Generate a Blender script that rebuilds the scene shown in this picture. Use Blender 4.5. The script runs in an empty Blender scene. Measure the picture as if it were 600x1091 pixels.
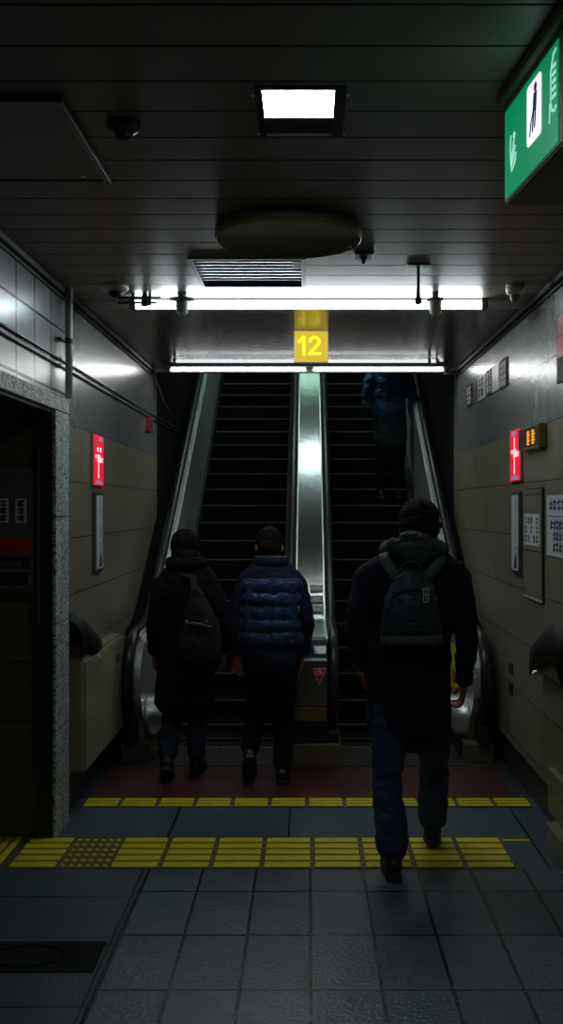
import bpy, bmesh, math, random
from mathutils import Vector, Matrix, noise

# ------------------------------------------------------------ camera, world, exposure
C = bpy.context.scene.collection
S = bpy.context.scene
random.seed(7)
cam = bpy.data.cameras.new('camera'); camo = bpy.data.objects.new('camera', cam); C.objects.link(camo)
camo.location = (0, 0, 1.7); camo.rotation_euler = (math.pi/2, 0, 0)
cam.sensor_fit = 'VERTICAL'; cam.sensor_height = 36; cam.sensor_width = 36
cam.lens = 1060/1091*36
cam.shift_x = -28/1091; cam.shift_y = -5.5/1091
cam.clip_start = 0.05
S.camera = camo
W = bpy.data.worlds.new('world'); S.world = W; W.use_nodes = True
W.node_tree.nodes['Background'].inputs[0].default_value = (0.35, 0.42, 0.4, 1)
W.node_tree.nodes['Background'].inputs[1].default_value = 0.004
S.view_settings.view_transform = 'Standard'; S.view_settings.look = 'None'
S.view_settings.exposure = 0.0; S.view_settings.gamma = 1; S.view_settings.use_curve_mapping = False
S.cycles.use_denoising = True
S.cycles.max_bounces = 8
TUBE_E, STRIP_E, SQUARE_E, SHAFT_E = 28.0, 26.0, 31.0, 16.0

# ------------------------------------------------------------ materials
def mat(name, col, rough=0.5, metal=0.0, emit=0.0, bump=0.0, bscale=40.0, var=0.0, vscale=6.0, spec=0.5, stretch=None, aniso=0.0, ecol=None):
    m = bpy.data.materials.new(name); m.use_nodes = True
    nt = m.node_tree; p = nt.nodes['Principled BSDF']
    p.inputs['Base Color'].default_value = (*col, 1); p.inputs['Roughness'].default_value = rough
    p.inputs['Metallic'].default_value = metal; p.inputs['Specular IOR Level'].default_value = spec
    if emit:
        p.inputs['Emission Color'].default_value = (*(ecol or col), 1); p.inputs['Emission Strength'].default_value = emit
    tc = nt.nodes.new('ShaderNodeTexCoord'); mp = nt.nodes.new('ShaderNodeMapping')
    nt.links.new(tc.outputs['Object'], mp.inputs[0])
    if stretch: mp.inputs['Scale'].default_value = stretch
    if var:
        n = nt.nodes.new('ShaderNodeTexNoise'); n.inputs['Scale'].default_value = vscale; n.inputs['Detail'].default_value = 5
        nt.links.new(mp.outputs[0], n.inputs['Vector'])
        r = nt.nodes.new('ShaderNodeMix'); r.data_type = 'RGBA'
        r.inputs['A'].default_value = (*[c*(1-var) for c in col], 1); r.inputs['B'].default_value = (*[min(1, c*(1+var)) for c in col], 1)
        nt.links.new(n.outputs['Fac'], r.inputs['Factor']); nt.links.new(r.outputs['Result'], p.inputs['Base Color'])
    if bump:
        n2 = nt.nodes.new('ShaderNodeTexNoise'); n2.inputs['Scale'].default_value = bscale; n2.inputs['Detail'].default_value = 4
        b = nt.nodes.new('ShaderNodeBump'); b.inputs['Strength'].default_value = bump; b.inputs['Distance'].default_value = 0.01
        nt.links.new(mp.outputs[0], n2.inputs['Vector']); nt.links.new(n2.outputs['Fac'], b.inputs['Height'])
        nt.links.new(b.outputs['Normal'], p.inputs['Normal'])
    return m

def brickmat(name, col, mortar, bw, bh, msize, rough, swz, offset=(0, 0, 0), bump=0.0, bscale=40, var=0.06, freq=0.5, mr=None, spec=0.5):
    """panelled surface; swz picks which object axes run along and across the courses"""
    m = mat(name, col, rough, spec=spec); nt = m.node_tree; p = nt.nodes['Principled BSDF']
    tc = nt.nodes.new('ShaderNodeTexCoord'); sep = nt.nodes.new('ShaderNodeSeparateXYZ'); cmb = nt.nodes.new('ShaderNodeCombineXYZ')
    ad = nt.nodes.new('ShaderNodeVectorMath'); ad.operation = 'ADD'; ad.inputs[1].default_value = offset
    nt.links.new(tc.outputs['Object'], sep.inputs[0])
    nt.links.new(sep.outputs['XYZ'.index(swz[0])], cmb.inputs[0]); nt.links.new(sep.outputs['XYZ'.index(swz[1])], cmb.inputs[1])
    nt.links.new(cmb.outputs[0], ad.inputs[0])
    br = nt.nodes.new('ShaderNodeTexBrick'); nt.links.new(ad.outputs[0], br.inputs['Vector'])
    br.offset = freq; br.inputs['Scale'].default_value = 1
    br.inputs['Color1'].default_value = (*[c*(1-var) for c in col], 1); br.inputs['Color2'].default_value = (*[c*(1+var) for c in col], 1)
    br.inputs['Mortar'].default_value = (*mortar, 1); br.inputs['Mortar Size'].default_value = msize
    br.inputs['Brick Width'].default_value = bw; br.inputs['Row Height'].default_value = bh; br.inputs['Mortar Smooth'].default_value = 0.1
    nz = nt.nodes.new('ShaderNodeTexNoise'); nz.inputs['Scale'].default_value = 9; nz.inputs['Detail'].default_value = 6
    nt.links.new(tc.outputs['Object'], nz.inputs['Vector'])
    mx = nt.nodes.new('ShaderNodeMix'); mx.data_type = 'RGBA'; mx.blend_type = 'MULTIPLY'; mx.inputs['Factor'].default_value = 0.35
    nt.links.new(br.outputs['Color'], mx.inputs['A']); nt.links.new(nz.outputs['Fac'], mx.inputs['B'])
    nt.links.new(mx.outputs['Result'], p.inputs['Base Color'])
    b = nt.nodes.new('ShaderNodeBump'); b.inputs['Strength'].default_value = 0.6; b.inputs['Distance'].default_value = 0.004; b.invert = True
    nt.links.new(br.outputs['Fac'], b.inputs['Height']); last = b
    if bump:
        n2 = nt.nodes.new('ShaderNodeTexNoise'); n2.inputs['Scale'].default_value = bscale; n2.inputs['Detail'].default_value = 3
        nt.links.new(tc.outputs['Object'], n2.inputs['Vector'])
        b2 = nt.nodes.new('ShaderNodeBump'); b2.inputs['Strength'].default_value = bump; b2.inputs['Distance'].default_value = 0.006
        nt.links.new(n2.outputs['Fac'], b2.inputs['Height']); nt.links.new(b.outputs['Normal'], b2.inputs['Normal']); last = b2
    nt.links.new(last.outputs['Normal'], p.inputs['Normal'])
    return m

M = {}
M['ceil'] = mat('ceiling_panel', (0.21, 0.2, 0.155), 0.42, var=0.06, vscale=3, bump=0.03, bscale=6)
M['ceil_groove'] = mat('ceiling_groove', (0.01, 0.01, 0.01), 0.9)
M['ceil_smooth'] = mat('ceiling_smooth_panel', (0.13, 0.128, 0.105), 0.2, var=0.06, vscale=3)
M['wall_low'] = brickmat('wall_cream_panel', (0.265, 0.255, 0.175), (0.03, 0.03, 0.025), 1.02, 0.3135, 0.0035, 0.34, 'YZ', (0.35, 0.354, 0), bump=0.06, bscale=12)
M['wall_low_r'] = brickmat('wall_cream_panel_right', (0.265, 0.255, 0.175), (0.03, 0.03, 0.025), 0.85, 0.3135, 0.0035, 0.34, 'YZ', (0.1, 0.354, 0), bump=0.06, bscale=12)
M['wall_up'] = brickmat('wall_glossy_panel', (0.42, 0.46, 0.47), (0.02, 0.02, 0.02), 0.303, 0.335, 0.007, 0.16, 'YZ', (-4.466, -2.64, 0), bump=0.06, bscale=3, freq=0.0)
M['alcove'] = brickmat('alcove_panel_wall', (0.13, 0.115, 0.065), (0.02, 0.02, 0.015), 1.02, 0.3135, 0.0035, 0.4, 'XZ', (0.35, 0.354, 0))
M['wall_plain'] = brickmat('wall_grey_panel', (0.36, 0.39, 0.385), (0.04, 0.04, 0.04), 0.42, 0.33, 0.003, 0.2, 'YZ', (0.2, -2.475, 0), bump=0.06, bscale=3, freq=0.0)
for k_ in ('wall_up', 'wall_plain'):
    M[k_].node_tree.nodes['Principled BSDF'].inputs['Metallic'].default_value = 0.5; M[k_].node_tree.nodes['Principled BSDF'].inputs['Roughness'].default_value = 0.27
M['plinth'] = mat('dark_plinth', (0.05, 0.055, 0.06), 0.4, var=0.1)
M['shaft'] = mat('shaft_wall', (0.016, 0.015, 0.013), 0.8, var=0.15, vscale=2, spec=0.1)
M['floor'] = brickmat('floor_slate_tile', (0.11, 0.165, 0.205), (0.006, 0.007, 0.008), 0.2507, 0.45, 0.007, 0.24, 'XY', (0.24, -0.35, 0), bump=0.85, bscale=55, freq=0.0, var=0.14, spec=0.8)
M['floor_big'] = brickmat('floor_large_slab', (0.085, 0.125, 0.155), (0.006, 0.007, 0.008), 1.3, 0.48, 0.006, 0.35, 'XY', (0.77, -0.02, 0), bump=0.5, bscale=75, freq=0.0, var=0.12)
M['floor_back'] = brickmat('floor_smooth_slab', (0.10, 0.145, 0.175), (0.006, 0.007, 0.008), 0.62, 0.55, 0.006, 0.33, 'XY', (0.1, -0.13, 0), bump=0.25, bscale=80, freq=0.0, var=0.1)
M['red_plate'] = mat('red_landing_plate', (0.085, 0.022, 0.022), 0.38, bump=0.2, bscale=60, var=0.25, vscale=8, stretch=(1, 6, 1))
M['yellow'] = mat('tactile_yellow', (0.85, 0.72, 0.03), 0.42, bump=0.2, bscale=80, var=0.3, vscale=14)
M['tactile_shade'] = mat('tactile_base_shaded', (0.17, 0.14, 0.02), 0.55, var=0.35, vscale=20)  # base darkened to paint the shade between the raised bars
M['granite'] = None
M['steel'] = mat('brushed_steel', (0.55, 0.58, 0.6), 0.17, metal=1, bump=0.03, bscale=120, stretch=(1, 30, 30))
M['steel_side'] = mat('satin_steel_cladding', (0.7, 0.76, 0.75), 0.36, metal=0.7, bump=0.04, bscale=90, stretch=(30, 1, 1))
M['steel_bright'] = mat('polished_steel', (0.85, 0.9, 0.95), 0.42, metal=0.8)
M['steel_dark'] = mat('dull_steel', (0.22, 0.23, 0.23), 0.42, metal=1, bump=0.05, bscale=80)
M['steel_reflection'] = mat('steel_warm_reflection', (0.36, 0.27, 0.12), 0.35, metal=1)  # yellowish reflection on steel, put into the colour
M['rubber'] = mat('black_rubber', (0.018, 0.02, 0.022), 0.32)
M['black'] = mat('matte_black', (0.012, 0.012, 0.013), 0.6)
M['deck_black'] = mat('deck_black', (0.006, 0.006, 0.007), 0.9, spec=0.08)
M['step'] = mat('step_cast_metal', (0.005, 0.005, 0.0055), 0.8, metal=0.0, var=0.2, vscale=20, spec=0.1)
M['nose'] = mat('step_nose_edge', (0.14, 0.145, 0.145), 0.5, metal=0.2)
M['comb'] = mat('comb_metal', (0.11, 0.105, 0.1), 0.4, metal=0.8, bump=0.1, bscale=60)
M['beige_base'] = mat('beige_base', (0.15, 0.13, 0.08), 0.5, var=0.1)
M['glass_dim'] = mat('louvre_blade', (0.13, 0.19, 0.22), 0.35, metal=0.2)
M['white_pl'] = mat('white_plastic', (0.55, 0.56, 0.54), 0.4)
M['grey_pl'] = mat('grey_plastic', (0.22, 0.22, 0.2), 0.45)
M['dark_pl'] = mat('dark_plastic', (0.05, 0.05, 0.05), 0.4)
M['paper'] = mat('notice_paper', (0.62, 0.7, 0.74), 0.5, var=0.04)
M['paper_dim'] = mat('notice_board_white', (0.8, 0.8, 0.76), 0.5, var=0.05)
M['ink'] = mat('printed_ink', (0.03, 0.035, 0.05), 0.6)
M['tube'] = mat('lit_tube', (0.9, 0.96, 1.0), 0.3, emit=TUBE_E, ecol=(0.86, 0.96, 1.0))
M['strip'] = mat('lit_strip', (1, 0.95, 0.8), 0.3, emit=STRIP_E, ecol=(0.98, 0.98, 0.96))
M['slim_tube'] = mat('slim_lit_tube', (0.8, 0.82, 0.85), 0.3, emit=0.85, ecol=(0.9, 0.95, 1.0))
M['square'] = mat('lit_square_panel', (1, 1, 1), 0.3, emit=SQUARE_E, ecol=(0.9, 0.97, 1.0))
M['shaft_lamp'] = mat('lit_shaft_lamp', (0.8, 1, 0.9), 0.3, emit=SHAFT_E, ecol=(0.8, 1, 0.93))
M['shaft_lamp_green'] = mat('lit_shaft_lamp_green', (0.6, 1, 0.8), 0.3, emit=SHAFT_E*.4, ecol=(0.55, 1, 0.75))
M['sig_red'] = mat('lit_red', (0.75, 0.01, 0.03), 0.4, emit=0.75, ecol=(0.8, 0.008, 0.035))
M['sig_white'] = mat('lit_white', (0.9, 0.9, 0.9), 0.4, emit=0.85, ecol=(0.95, 0.85, 0.88))
M['sig_lilac'] = mat('lit_lilac', (0.4, 0.3, 0.5), 0.4, emit=0.3, ecol=(0.55, 0.4, 0.62))
M['sig_yellow'] = mat('lit_yellow', (0.4, 0.28, 0.0), 0.5, emit=0.5, ecol=(0.9, 0.62, 0.0))
M['sig_yellow2'] = mat('lit_pale_yellow', (0.6, 0.55, 0.02), 0.5, emit=0.85, ecol=(1.0, 0.95, 0.015))
M['sig_green'] = mat('lit_green', (0.0, 0.12, 0.05), 0.4, emit=0.6, ecol=(0.0, 0.33, 0.13))
M['sig_pale'] = mat('lit_pale_green', (0.6, 0.9, 0.8), 0.4, emit=0.7, ecol=(0.45, 0.9, 0.8))
M['sig_panel'] = mat('lit_white_panel', (0.95, 0.95, 1), 0.4, emit=0.95, ecol=(0.92, 0.93, 1))
M['sig_navy'] = mat('sign_navy', (0.02, 0.02, 0.2), 0.5, emit=0.05)
M['led'] = mat('lit_amber', (1, 0.35, 0.01), 0.4, emit=1.0, ecol=(1.0, 0.33, 0.01))
M['olive'] = mat('olive_casing', (0.32, 0.28, 0.05), 0.4)
M['sign_brown'] = mat('sign_brown_casing', (0.2, 0.175, 0.115), 0.5)
M['tri_red'] = mat('sticker_red', (0.6, 0.02, 0.04), 0.35)
M['white_st'] = mat('sticker_white', (0.85, 0.85, 0.85), 0.35)
M['sticker_yellow'] = mat('sticker_yellow', (0.75, 0.8, 0.04), 0.4)
M['orange_red'] = mat('sticker_orange_red', (0.8, 0.09, 0.03), 0.4)
M['red_band'] = mat('red_band', (0.5, 0.03, 0.05), 0.5, var=0.2, vscale=12)
M['cabinet'] = mat('machine_grey_green', (0.12, 0.15, 0.14), 0.5, var=0.1)
M['brown_in'] = mat('brown_inside', (0.1, 0.065, 0.03), 0.7)
M['skin'] = mat('skin', (0.4, 0.13, 0.115), 0.55, var=0.12, vscale=30)
M['hair'] = mat('black_hair', (0.006, 0.0055, 0.006), 0.7, bump=0.6, bscale=160, stretch=(1, 1, 0.2))
M['coat_black'] = mat('black_coat_cloth', (0.008, 0.008, 0.009), 0.9, bump=0.1, bscale=200, spec=0.15)
M['jacket_navy'] = mat('dark_navy_cloth', (0.009, 0.013, 0.024), 0.85, bump=0.15, bscale=200, spec=0.2)
M['hood_cloth'] = mat('charcoal_hood_cloth', (0.035, 0.045, 0.055), 0.85, bump=0.15, bscale=200)
M['puffer'] = mat('navy_puffer_nylon', (0.022, 0.055, 0.13), 0.38, bump=0.1, bscale=60)
M['puffer_dark'] = mat('navy_yoke_cloth', (0.010, 0.014, 0.032), 0.75, spec=0.2)
M['jeans'] = mat('blue_denim', (0.025, 0.045, 0.10), 0.8, bump=0.3, bscale=90, var=0.3, vscale=8)
M['trousers'] = mat('black_trouser_cloth', (0.006, 0.006, 0.008), 0.9, bump=0.1, bscale=120, spec=0.15)
M['shoe'] = mat('black_shoe', (0.014, 0.014, 0.016), 0.5)
M['sole'] = mat('shoe_sole', (0.035, 0.035, 0.035), 0.6)
M['pack'] = mat('teal_black_nylon', (0.028, 0.042, 0.055), 0.5, bump=0.2, bscale=90)
M['pack_strap'] = mat('grey_webbing', (0.09, 0.12, 0.13), 0.7, bump=0.2, bscale=200)
M['pack_grey'] = mat('dark_grey_nylon', (0.018, 0.021, 0.022), 0.7, bump=0.2, bscale=90, spec=0.2)
M['blue_cloth'] = mat('blue_jacket_nylon', (0.04, 0.12, 0.26), 0.45, bump=0.2, bscale=60)
M['blue_plastic'] = mat('blue_plastic', (0.05, 0.3, 0.5), 0.4)
M['brass'] = mat('brass', (0.6, 0.45, 0.15), 0.3, metal=1)
M['manhole'] = mat('cast_iron_cover', (0.006, 0.007, 0.008), 0.7, bump=0.4, bscale=120, spec=0.15)
def granite():
    m = mat('speckled_granite', (0.4, 0.45, 0.42), 0.45); nt = m.node_tree; p = nt.nodes['Principled BSDF']
    tc = nt.nodes.new('ShaderNodeTexCoord'); v = nt.nodes.new('ShaderNodeTexNoise'); v.inputs['Scale'].default_value = 95; v.inputs['Detail'].default_value = 2
    r = nt.nodes.new('ShaderNodeValToRGB'); r.color_ramp.elements[0].position = 0.40; r.color_ramp.elements[0].color = (0.07, 0.09, 0.08, 1)
    r.color_ramp.elements[1].position = 0.56; r.color_ramp.elements[1].color = (0.72, 0.82, 0.78, 1)
    nt.links.new(tc.outputs['Object'], v.inputs['Vector']); nt.links.new(v.outputs['Fac'], r.inputs['Fac'])
    br = nt.nodes.new('ShaderNodeTexBrick'); br.offset = 0; br.inputs['Scale'].default_value = 1
    sep = nt.nodes.new('ShaderNodeSeparateXYZ'); cmb = nt.nodes.new('ShaderNodeCombineXYZ')
    nt.links.new(tc.outputs['Object'], sep.inputs[0]); nt.links.new(sep.outputs[1], cmb.inputs[0]); nt.links.new(sep.outputs[2], cmb.inputs[1])
    nt.links.new(cmb.outputs[0], br.inputs['Vector'])
    br.inputs['Color1'].default_value = (1, 1, 1, 1); br.inputs['Color2'].default_value = (.85, .85, .85, 1); br.inputs['Mortar'].default_value = (0.05, 0.05, 0.05, 1)
    br.inputs['Mortar Size'].default_value = 0.003; br.inputs['Brick Width'].default_value = 0.145; br.inputs['Row Height'].default_value = 0.55
    mx = nt.nodes.new('ShaderNodeMix'); mx.data_type = 'RGBA'; mx.blend_type = 'MULTIPLY'; mx.inputs['Factor'].default_value = 1
    nt.links.new(r.outputs['Color'], mx.inputs['A']); nt.links.new(br.outputs['Color'], mx.inputs['B'])
    nt.links.new(mx.outputs['Result'], p.inputs['Base Color'])
    return m
M['granite'] = granite()

# ------------------------------------------------------------ helpers
def obj(name, bm, m, parent=None, smooth=False, local=True):
    """link bm as one mesh object; m is a material or a list; geometry is given in world space"""
    me = bpy.data.meshes.new(name)
    if isinstance(bm, bmesh.types.BMesh):
        bmesh.ops.recalc_face_normals(bm, faces=bm.faces); bm.to_mesh(me); bm.free()
    else: me = bm; me.name = name
    for x in (m if isinstance(m, (list, tuple)) else [m]): me.materials.append(M[x] if isinstance(x, str) else x)
    if smooth:
        for p in me.polygons: p.use_smooth = True
    o = bpy.data.objects.new(name, me); C.objects.link(o)
    if parent is not None:
        o.parent = parent
        if local:      # geometry was written in world coordinates: bring it into the parent's frame
            base = Vector((0, 0, 0)); q = parent
            while q is not None: base += q.location; q = q.parent
            me.transform(Matrix.Translation(-base))
    else:
        # put the origin at the foot of the thing
        xs = [v.co for v in me.vertices]
        c = Vector(((min(v.x for v in xs)+max(v.x for v in xs))/2, (min(v.y for v in xs)+max(v.y for v in xs))/2, min(v.z for v in xs)))
        me.transform(Matrix.Translation(-c)); o.location = c
    return o
def tag(o, label, cat, group=None, kind=None):
    if label: o['label'] = label
    if cat: o['category'] = cat
    if group: o['group'] = group
    if kind: o['kind'] = kind
    return o
def thing(name, label, cat, loc=(0, 0, 0), group=None):
    o = bpy.data.objects.new(name, None); C.objects.link(o); o.location = loc; o.empty_display_size = 0.05
    return tag(o, label, cat, group)
def struct(name, bm, m, parent=None):
    me = bpy.data.meshes.new(name); bmesh.ops.recalc_face_normals(bm, faces=bm.faces); bm.to_mesh(me); bm.free()
    for x in (m if isinstance(m, (list, tuple)) else [m]): me.materials.append(M[x])
    o = bpy.data.objects.new(name, me); C.objects.link(o); o['kind'] = 'structure'
    if parent: o.parent = parent; del o['kind']
    return o
def B(): return bmesh.new()
def box(bm, x0, x1, y0, y1, z0, z1, bev=0, mi=0):
    n0 = set(bm.faces)
    vs = [bm.verts.new((x, y, z)) for x in (x0, x1) for y in (y0, y1) for z in (z0, z1)]
    fs = [bm.faces.new([vs[i] for i in f]) for f in ((0, 1, 3, 2), (4, 6, 7, 5), (0, 4, 5, 1), (2, 3, 7, 6), (0, 2, 6, 4), (1, 5, 7, 3))]
    for f in fs: f.material_index = mi
    if bev:
        es = list({e for f in fs for e in f.edges})
        bmesh.ops.recalc_face_normals(bm, faces=fs)
        bmesh.ops.bevel(bm, geom=es, offset=bev, segments=3, affect='EDGES', profile=0.5)
    return bm
class F:      # a local frame for flat work: u right, v up, n out
    def __init__(s, o, u, v): s.o = Vector(o); s.u = Vector(u).normalized(); s.v = Vector(v).normalized(); s.n = s.u.cross(s.v)
    def p(s, a, b, c=0): return s.o + s.u*a + s.v*b + s.n*c
def fbox(bm, f, a0, a1, b0, b1, c0, c1, bev=0, mi=0):
    vs = [bm.verts.new(f.p(a, b, c)) for a in (a0, a1) for b in (b0, b1) for c in (c0, c1)]
    fs = [bm.faces.new([vs[i] for i in q]) for q in ((0, 1, 3, 2), (4, 6, 7, 5), (0, 4, 5, 1), (2, 3, 7, 6), (0, 2, 6, 4), (1, 5, 7, 3))]
    for q in fs: q.material_index = mi
    if bev:
        bmesh.ops.recalc_face_normals(bm, faces=fs)
        bmesh.ops.bevel(bm, geom=list({e for q in fs for e in q.edges}), offset=bev, segments=2, affect='EDGES')
    return bm
def fprism(bm, f, pts, c0, c1, mi=0):
    a = [bm.verts.new(f.p(x, y, c0)) for x, y in pts]; b = [bm.verts.new(f.p(x, y, c1)) for x, y in pts]
    n = len(pts); fs = [bm.faces.new(a[::-1]), bm.faces.new(b)]
    for i in range(n): fs.append(bm.faces.new((a[i], a[(i+1) % n], b[(i+1) % n], b[i])))
    for q in fs: q.material_index = mi
    return bm
def fstroke(bm, f, pts, w, c0, c1):
    for (x0, y0), (x1, y1) in zip(pts, pts[1:]):
        d = Vector((x1-x0, y1-y0)); L = max(d.length, 1e-6); d /= L; nn = Vector((-d.y, d.x))*w/2; e = d*w*0.3
        fprism(bm, f, [(x0-e.x+nn.x, y0-e.y+nn.y), (x0-e.x-nn.x, y0-e.y-nn.y), (x1+e.x-nn.x, y1+e.y-nn.y), (x1+e.x+nn.x, y1+e.y+nn.y)], c0, c1)
def rring(w, h, r, n=5):
    pts = []
    for cx, cy, a0 in ((w/2-r, h/2-r, 0), (-w/2+r, h/2-r, 90), (-w/2+r, -h/2+r, 180), (w/2-r, -h/2+r, 270)):
        for k in range(n+1):
            a = math.radians(a0+90*k/n); pts.append((cx+r*math.cos(a), cy+r*math.sin(a)))
    return pts
def profile_yz(bm, pts, x0, x1, mi=0):
    return fprism(bm, F((0, 0, 0), (0, 1, 0), (0, 0, 1)), pts, x0, x1, mi)
def frames(pts):
    P = [Vector(p) for p in pts]; out = []
    t0 = (P[1]-P[0]).normalized(); ref = Vector((0, 0, 1)) if abs(t0.z) < 0.9 else Vector((0, 1, 0))
    nrm = ref - t0*ref.dot(t0); nrm.normalize()
    for i in range(len(P)):
        t = (P[min(i+1, len(P)-1)]-P[max(i-1, 0)]).normalized()
        nrm = nrm - t*nrm.dot(t); nrm.normalize(); out.append((P[i], t, nrm, t.cross(nrm)))
    return out
def tube(bm, pts, r, seg=12, cap=True, mi=0):
    rs = r if isinstance(r, (list, tuple)) else [r]*len(pts)
    rings = []
    for (p, t, n, b), q in zip(frames(pts), rs):
        ra, rb = q if isinstance(q, (tuple, list)) else (q, q)
        rings.append([bm.verts.new(p + n*ra*math.cos(2*math.pi*k/seg) + b*rb*math.sin(2*math.pi*k/seg)) for k in range(seg)])
    for a, b in zip(rings, rings[1:]):
        for k in range(seg): bm.faces.new((a[k], a[(k+1) % seg], b[(k+1) % seg], b[k])).material_index = mi
    if cap: bm.faces.new(rings[0][::-1]).material_index = mi; bm.faces.new(rings[-1]).material_index = mi
    return bm
def lathe(bm, c, prof, seg=32, axis='Z'):
    c = Vector(c); rings = []
    for r, h in prof:
        rings.append([bm.verts.new(c + Vector((r*math.cos(2*math.pi*k/seg), r*math.sin(2*math.pi*k/seg), h))) for k in range(seg)])
    for a, b in zip(rings, rings[1:]):
        for k in range(seg): bm.faces.new((a[k], a[(k+1) % seg], b[(k+1) % seg], b[k]))
    bm.faces.new(rings[0][::-1]); bm.faces.new(rings[-1])
    return bm
def sweep(bm, pts, section):
    """sweep a closed section [(across x, up)] along a YZ path; up is the path's own normal"""
    rings = []
    for i, p in enumerate(pts):
        a = pts[max(i-1, 0)]; b = pts[min(i+1, len(pts)-1)]
        t = Vector((0, b[0]-a[0], b[1]-a[1])).normalized(); n = Vector((0, -t.z, t.y))
        rings.append([bm.verts.new(Vector((x, p[0], p[1])) + n*h) for x, h in section])
    k = len(section)
    for a, b in zip(rings, rings[1:]):
        for j in range(k): bm.faces.new((a[j], a[(j+1) % k], b[(j+1) % k], b[j]))
    bm.faces.new(rings[0][::-1]); bm.faces.new(rings[-1])
    return bm
def text_mesh(body, size, f, cx, cy, c, depth=0.001, rot=0, sx=1):
    cu = bpy.data.curves.new('t', 'FONT'); cu.body = body; cu.size = size; cu.align_x = 'CENTER'; cu.align_y = 'CENTER'; cu.extrude = depth; cu.offset = size*0.018
    o = bpy.data.objects.new('t', cu); C.objects.link(o)
    dg = bpy.context.evaluated_depsgraph_get(); me = bpy.data.meshes.new_from_object(o.evaluated_get(dg))
    bpy.data.objects.remove(o); bpy.data.curves.remove(cu)
    R = Matrix((( f.u.x, f.v.x, f.n.x, 0), (f.u.y, f.v.y, f.n.y, 0), (f.u.z, f.v.z, f.n.z, 0), (0, 0, 0, 1)))
    me.transform(Matrix.Translation(f.p(cx, cy, c)) @ R @ Matrix.Rotation(rot, 4, 'Z') @ Matrix.Diagonal((sx, 1, 1, 1)))
    me.materials.clear()
    return me
def glyphs(bm, f, a0, a1, b0, b1, nx, ny, c0, c1, seed=1, dens=0.75, w=0.13):
    """rows of small printed characters too small to read"""
    rnd = random.Random(seed); cw = (a1-a0)/nx; ch = (b1-b0)/ny
    for i in range(nx):
        for j in range(ny):
            if rnd.random() > dens: continue
            x = a0+cw*(i+.5); y = b0+ch*(j+.5); s = min(cw, ch)*0.38
            fstroke(bm, f, [(x-s, y+s*rnd.uniform(.2, .9)), (x+s, y+s*rnd.uniform(.2, .9))], s*w*2.4, c0, c1)
            fstroke(bm, f, [(x-s*.8, y-s*.6), (x+s*.8, y-s*.6)], s*w*2.4, c0, c1)
            xx = x+s*rnd.uniform(-.5, .5); fstroke(bm, f, [(xx, y-s), (xx, y+s)], s*w*2.4, c0, c1)
            if rnd.random() < .5: fstroke(bm, f, [(x-s*.8, y-s), (x-s*.8, y+s*.5)], s*w*2.4, c0, c1)
def FL(y, z): return F((XL, y, z), (0, 1, 0), (0, 0, 1))      # facing the left wall
def FR(y, z): return F((XR, y, z), (0, -1, 0), (0, 0, 1))     # facing the right wall

XL, XR, ZC, YE = -1.31, 1.27, 2.86, 8.34     # walls, ceiling height, ceiling end
SL = 0.65                                    # slope of the escalators
def zstep(y): k = 0.10; t = (y-7.6)/k; return SL*k*(math.log1p(math.exp(t)) if t < 30 else t)
def zrail(y):                                 # handrail height along the run
    k = 0.10; t = (y-7.37)/k; return 0.85 + SL*k*(math.log1p(math.exp(t)) if t < 30 else t)
YTOP = 15.0

# ------------------------------------------------------------ structure: floor
b = B(); box(b, -0.75, XR+.3, -2, 4.66, -0.1, 0); struct('floor', b, 'floor')
b = B(); box(b, -3.2, -0.754, -2, 4.66, -0.1, 0); struct('floor_left_slabs', b, 'floor_big')
b = B(); box(b, -3.2, XR+.3, 4.66, 5.80, -0.1, 0); struct('floor_front_strip', b, 'floor_back')
b = B(); box(b, XL-.1, XR+.1, 5.80, 7.2, -0.1, -0.002); struct('floor_under_landing', b, 'plinth')
# ceiling: long metal boards across the passage, with holes for the square lamp and the louvre
holes = [(-.148, .108, 2.74, 3.115), (-.55, -.02, 4.64, 5.22)]
b = B()
y = 2.504 - .2066*20
while y < YE:
    y1 = y + (.2066 if y < 5.7 else .5); y1 = min(y1, YE)
    g = .005 if y < 5.7 else .0012
    segs = [(y+g, y1-g, [(XL, XR)])]
    ys = sorted({y+g, y1-g, *[h for q in holes for h in q[2:] if y+g < h < y1-g]})
    for a, c in zip(ys, ys[1:]):
        xs = [(XL, XR)]
        for hx0, hx1, hy0, hy1 in holes:
            if hy0 < (a+c)/2 < hy1: xs = [(XL, hx0), (hx1, XR)]
        for x0, x1 in xs: box(b, x0, x1, a, c, ZC, ZC+.02, 0, 0 if y < 5.7 else 1)
    y = y1
struct('ceiling', b, ['ceil', 'ceil_smooth'])
b = B()
box(b, XL-.1, -.6, -2, YE, ZC+.021, ZC+.2); box(b, .15, XR+.1, -2, YE, ZC+.021, ZC+.2)
box(b, -.6, .15, -2, 2.7, ZC+.021, ZC+.2); box(b, -.6, .15, 3.15, 4.6, ZC+.021, ZC+.2); box(b, -.6, .15, 5.3, YE, ZC+.021, ZC+.2)
box(b, -.6, .15, 2.7, 3.15, ZC+.16, ZC+.2); box(b, -.6, .15, 4.6, 5.3, ZC+.16, ZC+.2)
struct('ceiling_void', b, 'ceil_groove')
# left wall with the alcove opening (y 2.4 to 5.09, up to z 2.2)
def wallprof(bm, x0, x1, y0, y1, z0, z1, mi=0): box(bm, x0, x1, y0, y1, z0, z1, 0, mi)
b = B()
box(b, XL-.12, XL, -2, 2.4, 0, ZC+.1, 0, 0)
box(b, XL-.12, XL, 2.4, 5.375, 2.275, ZC+.1, 0, 1)
box(b, XL-.12, XL, 5.375, YE+.3, 2.145, ZC+.1, 0, 2)
box(b, XL-.12, XL, 5.375, 7.75, 0.215, 2.145, 0, 0)
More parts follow.
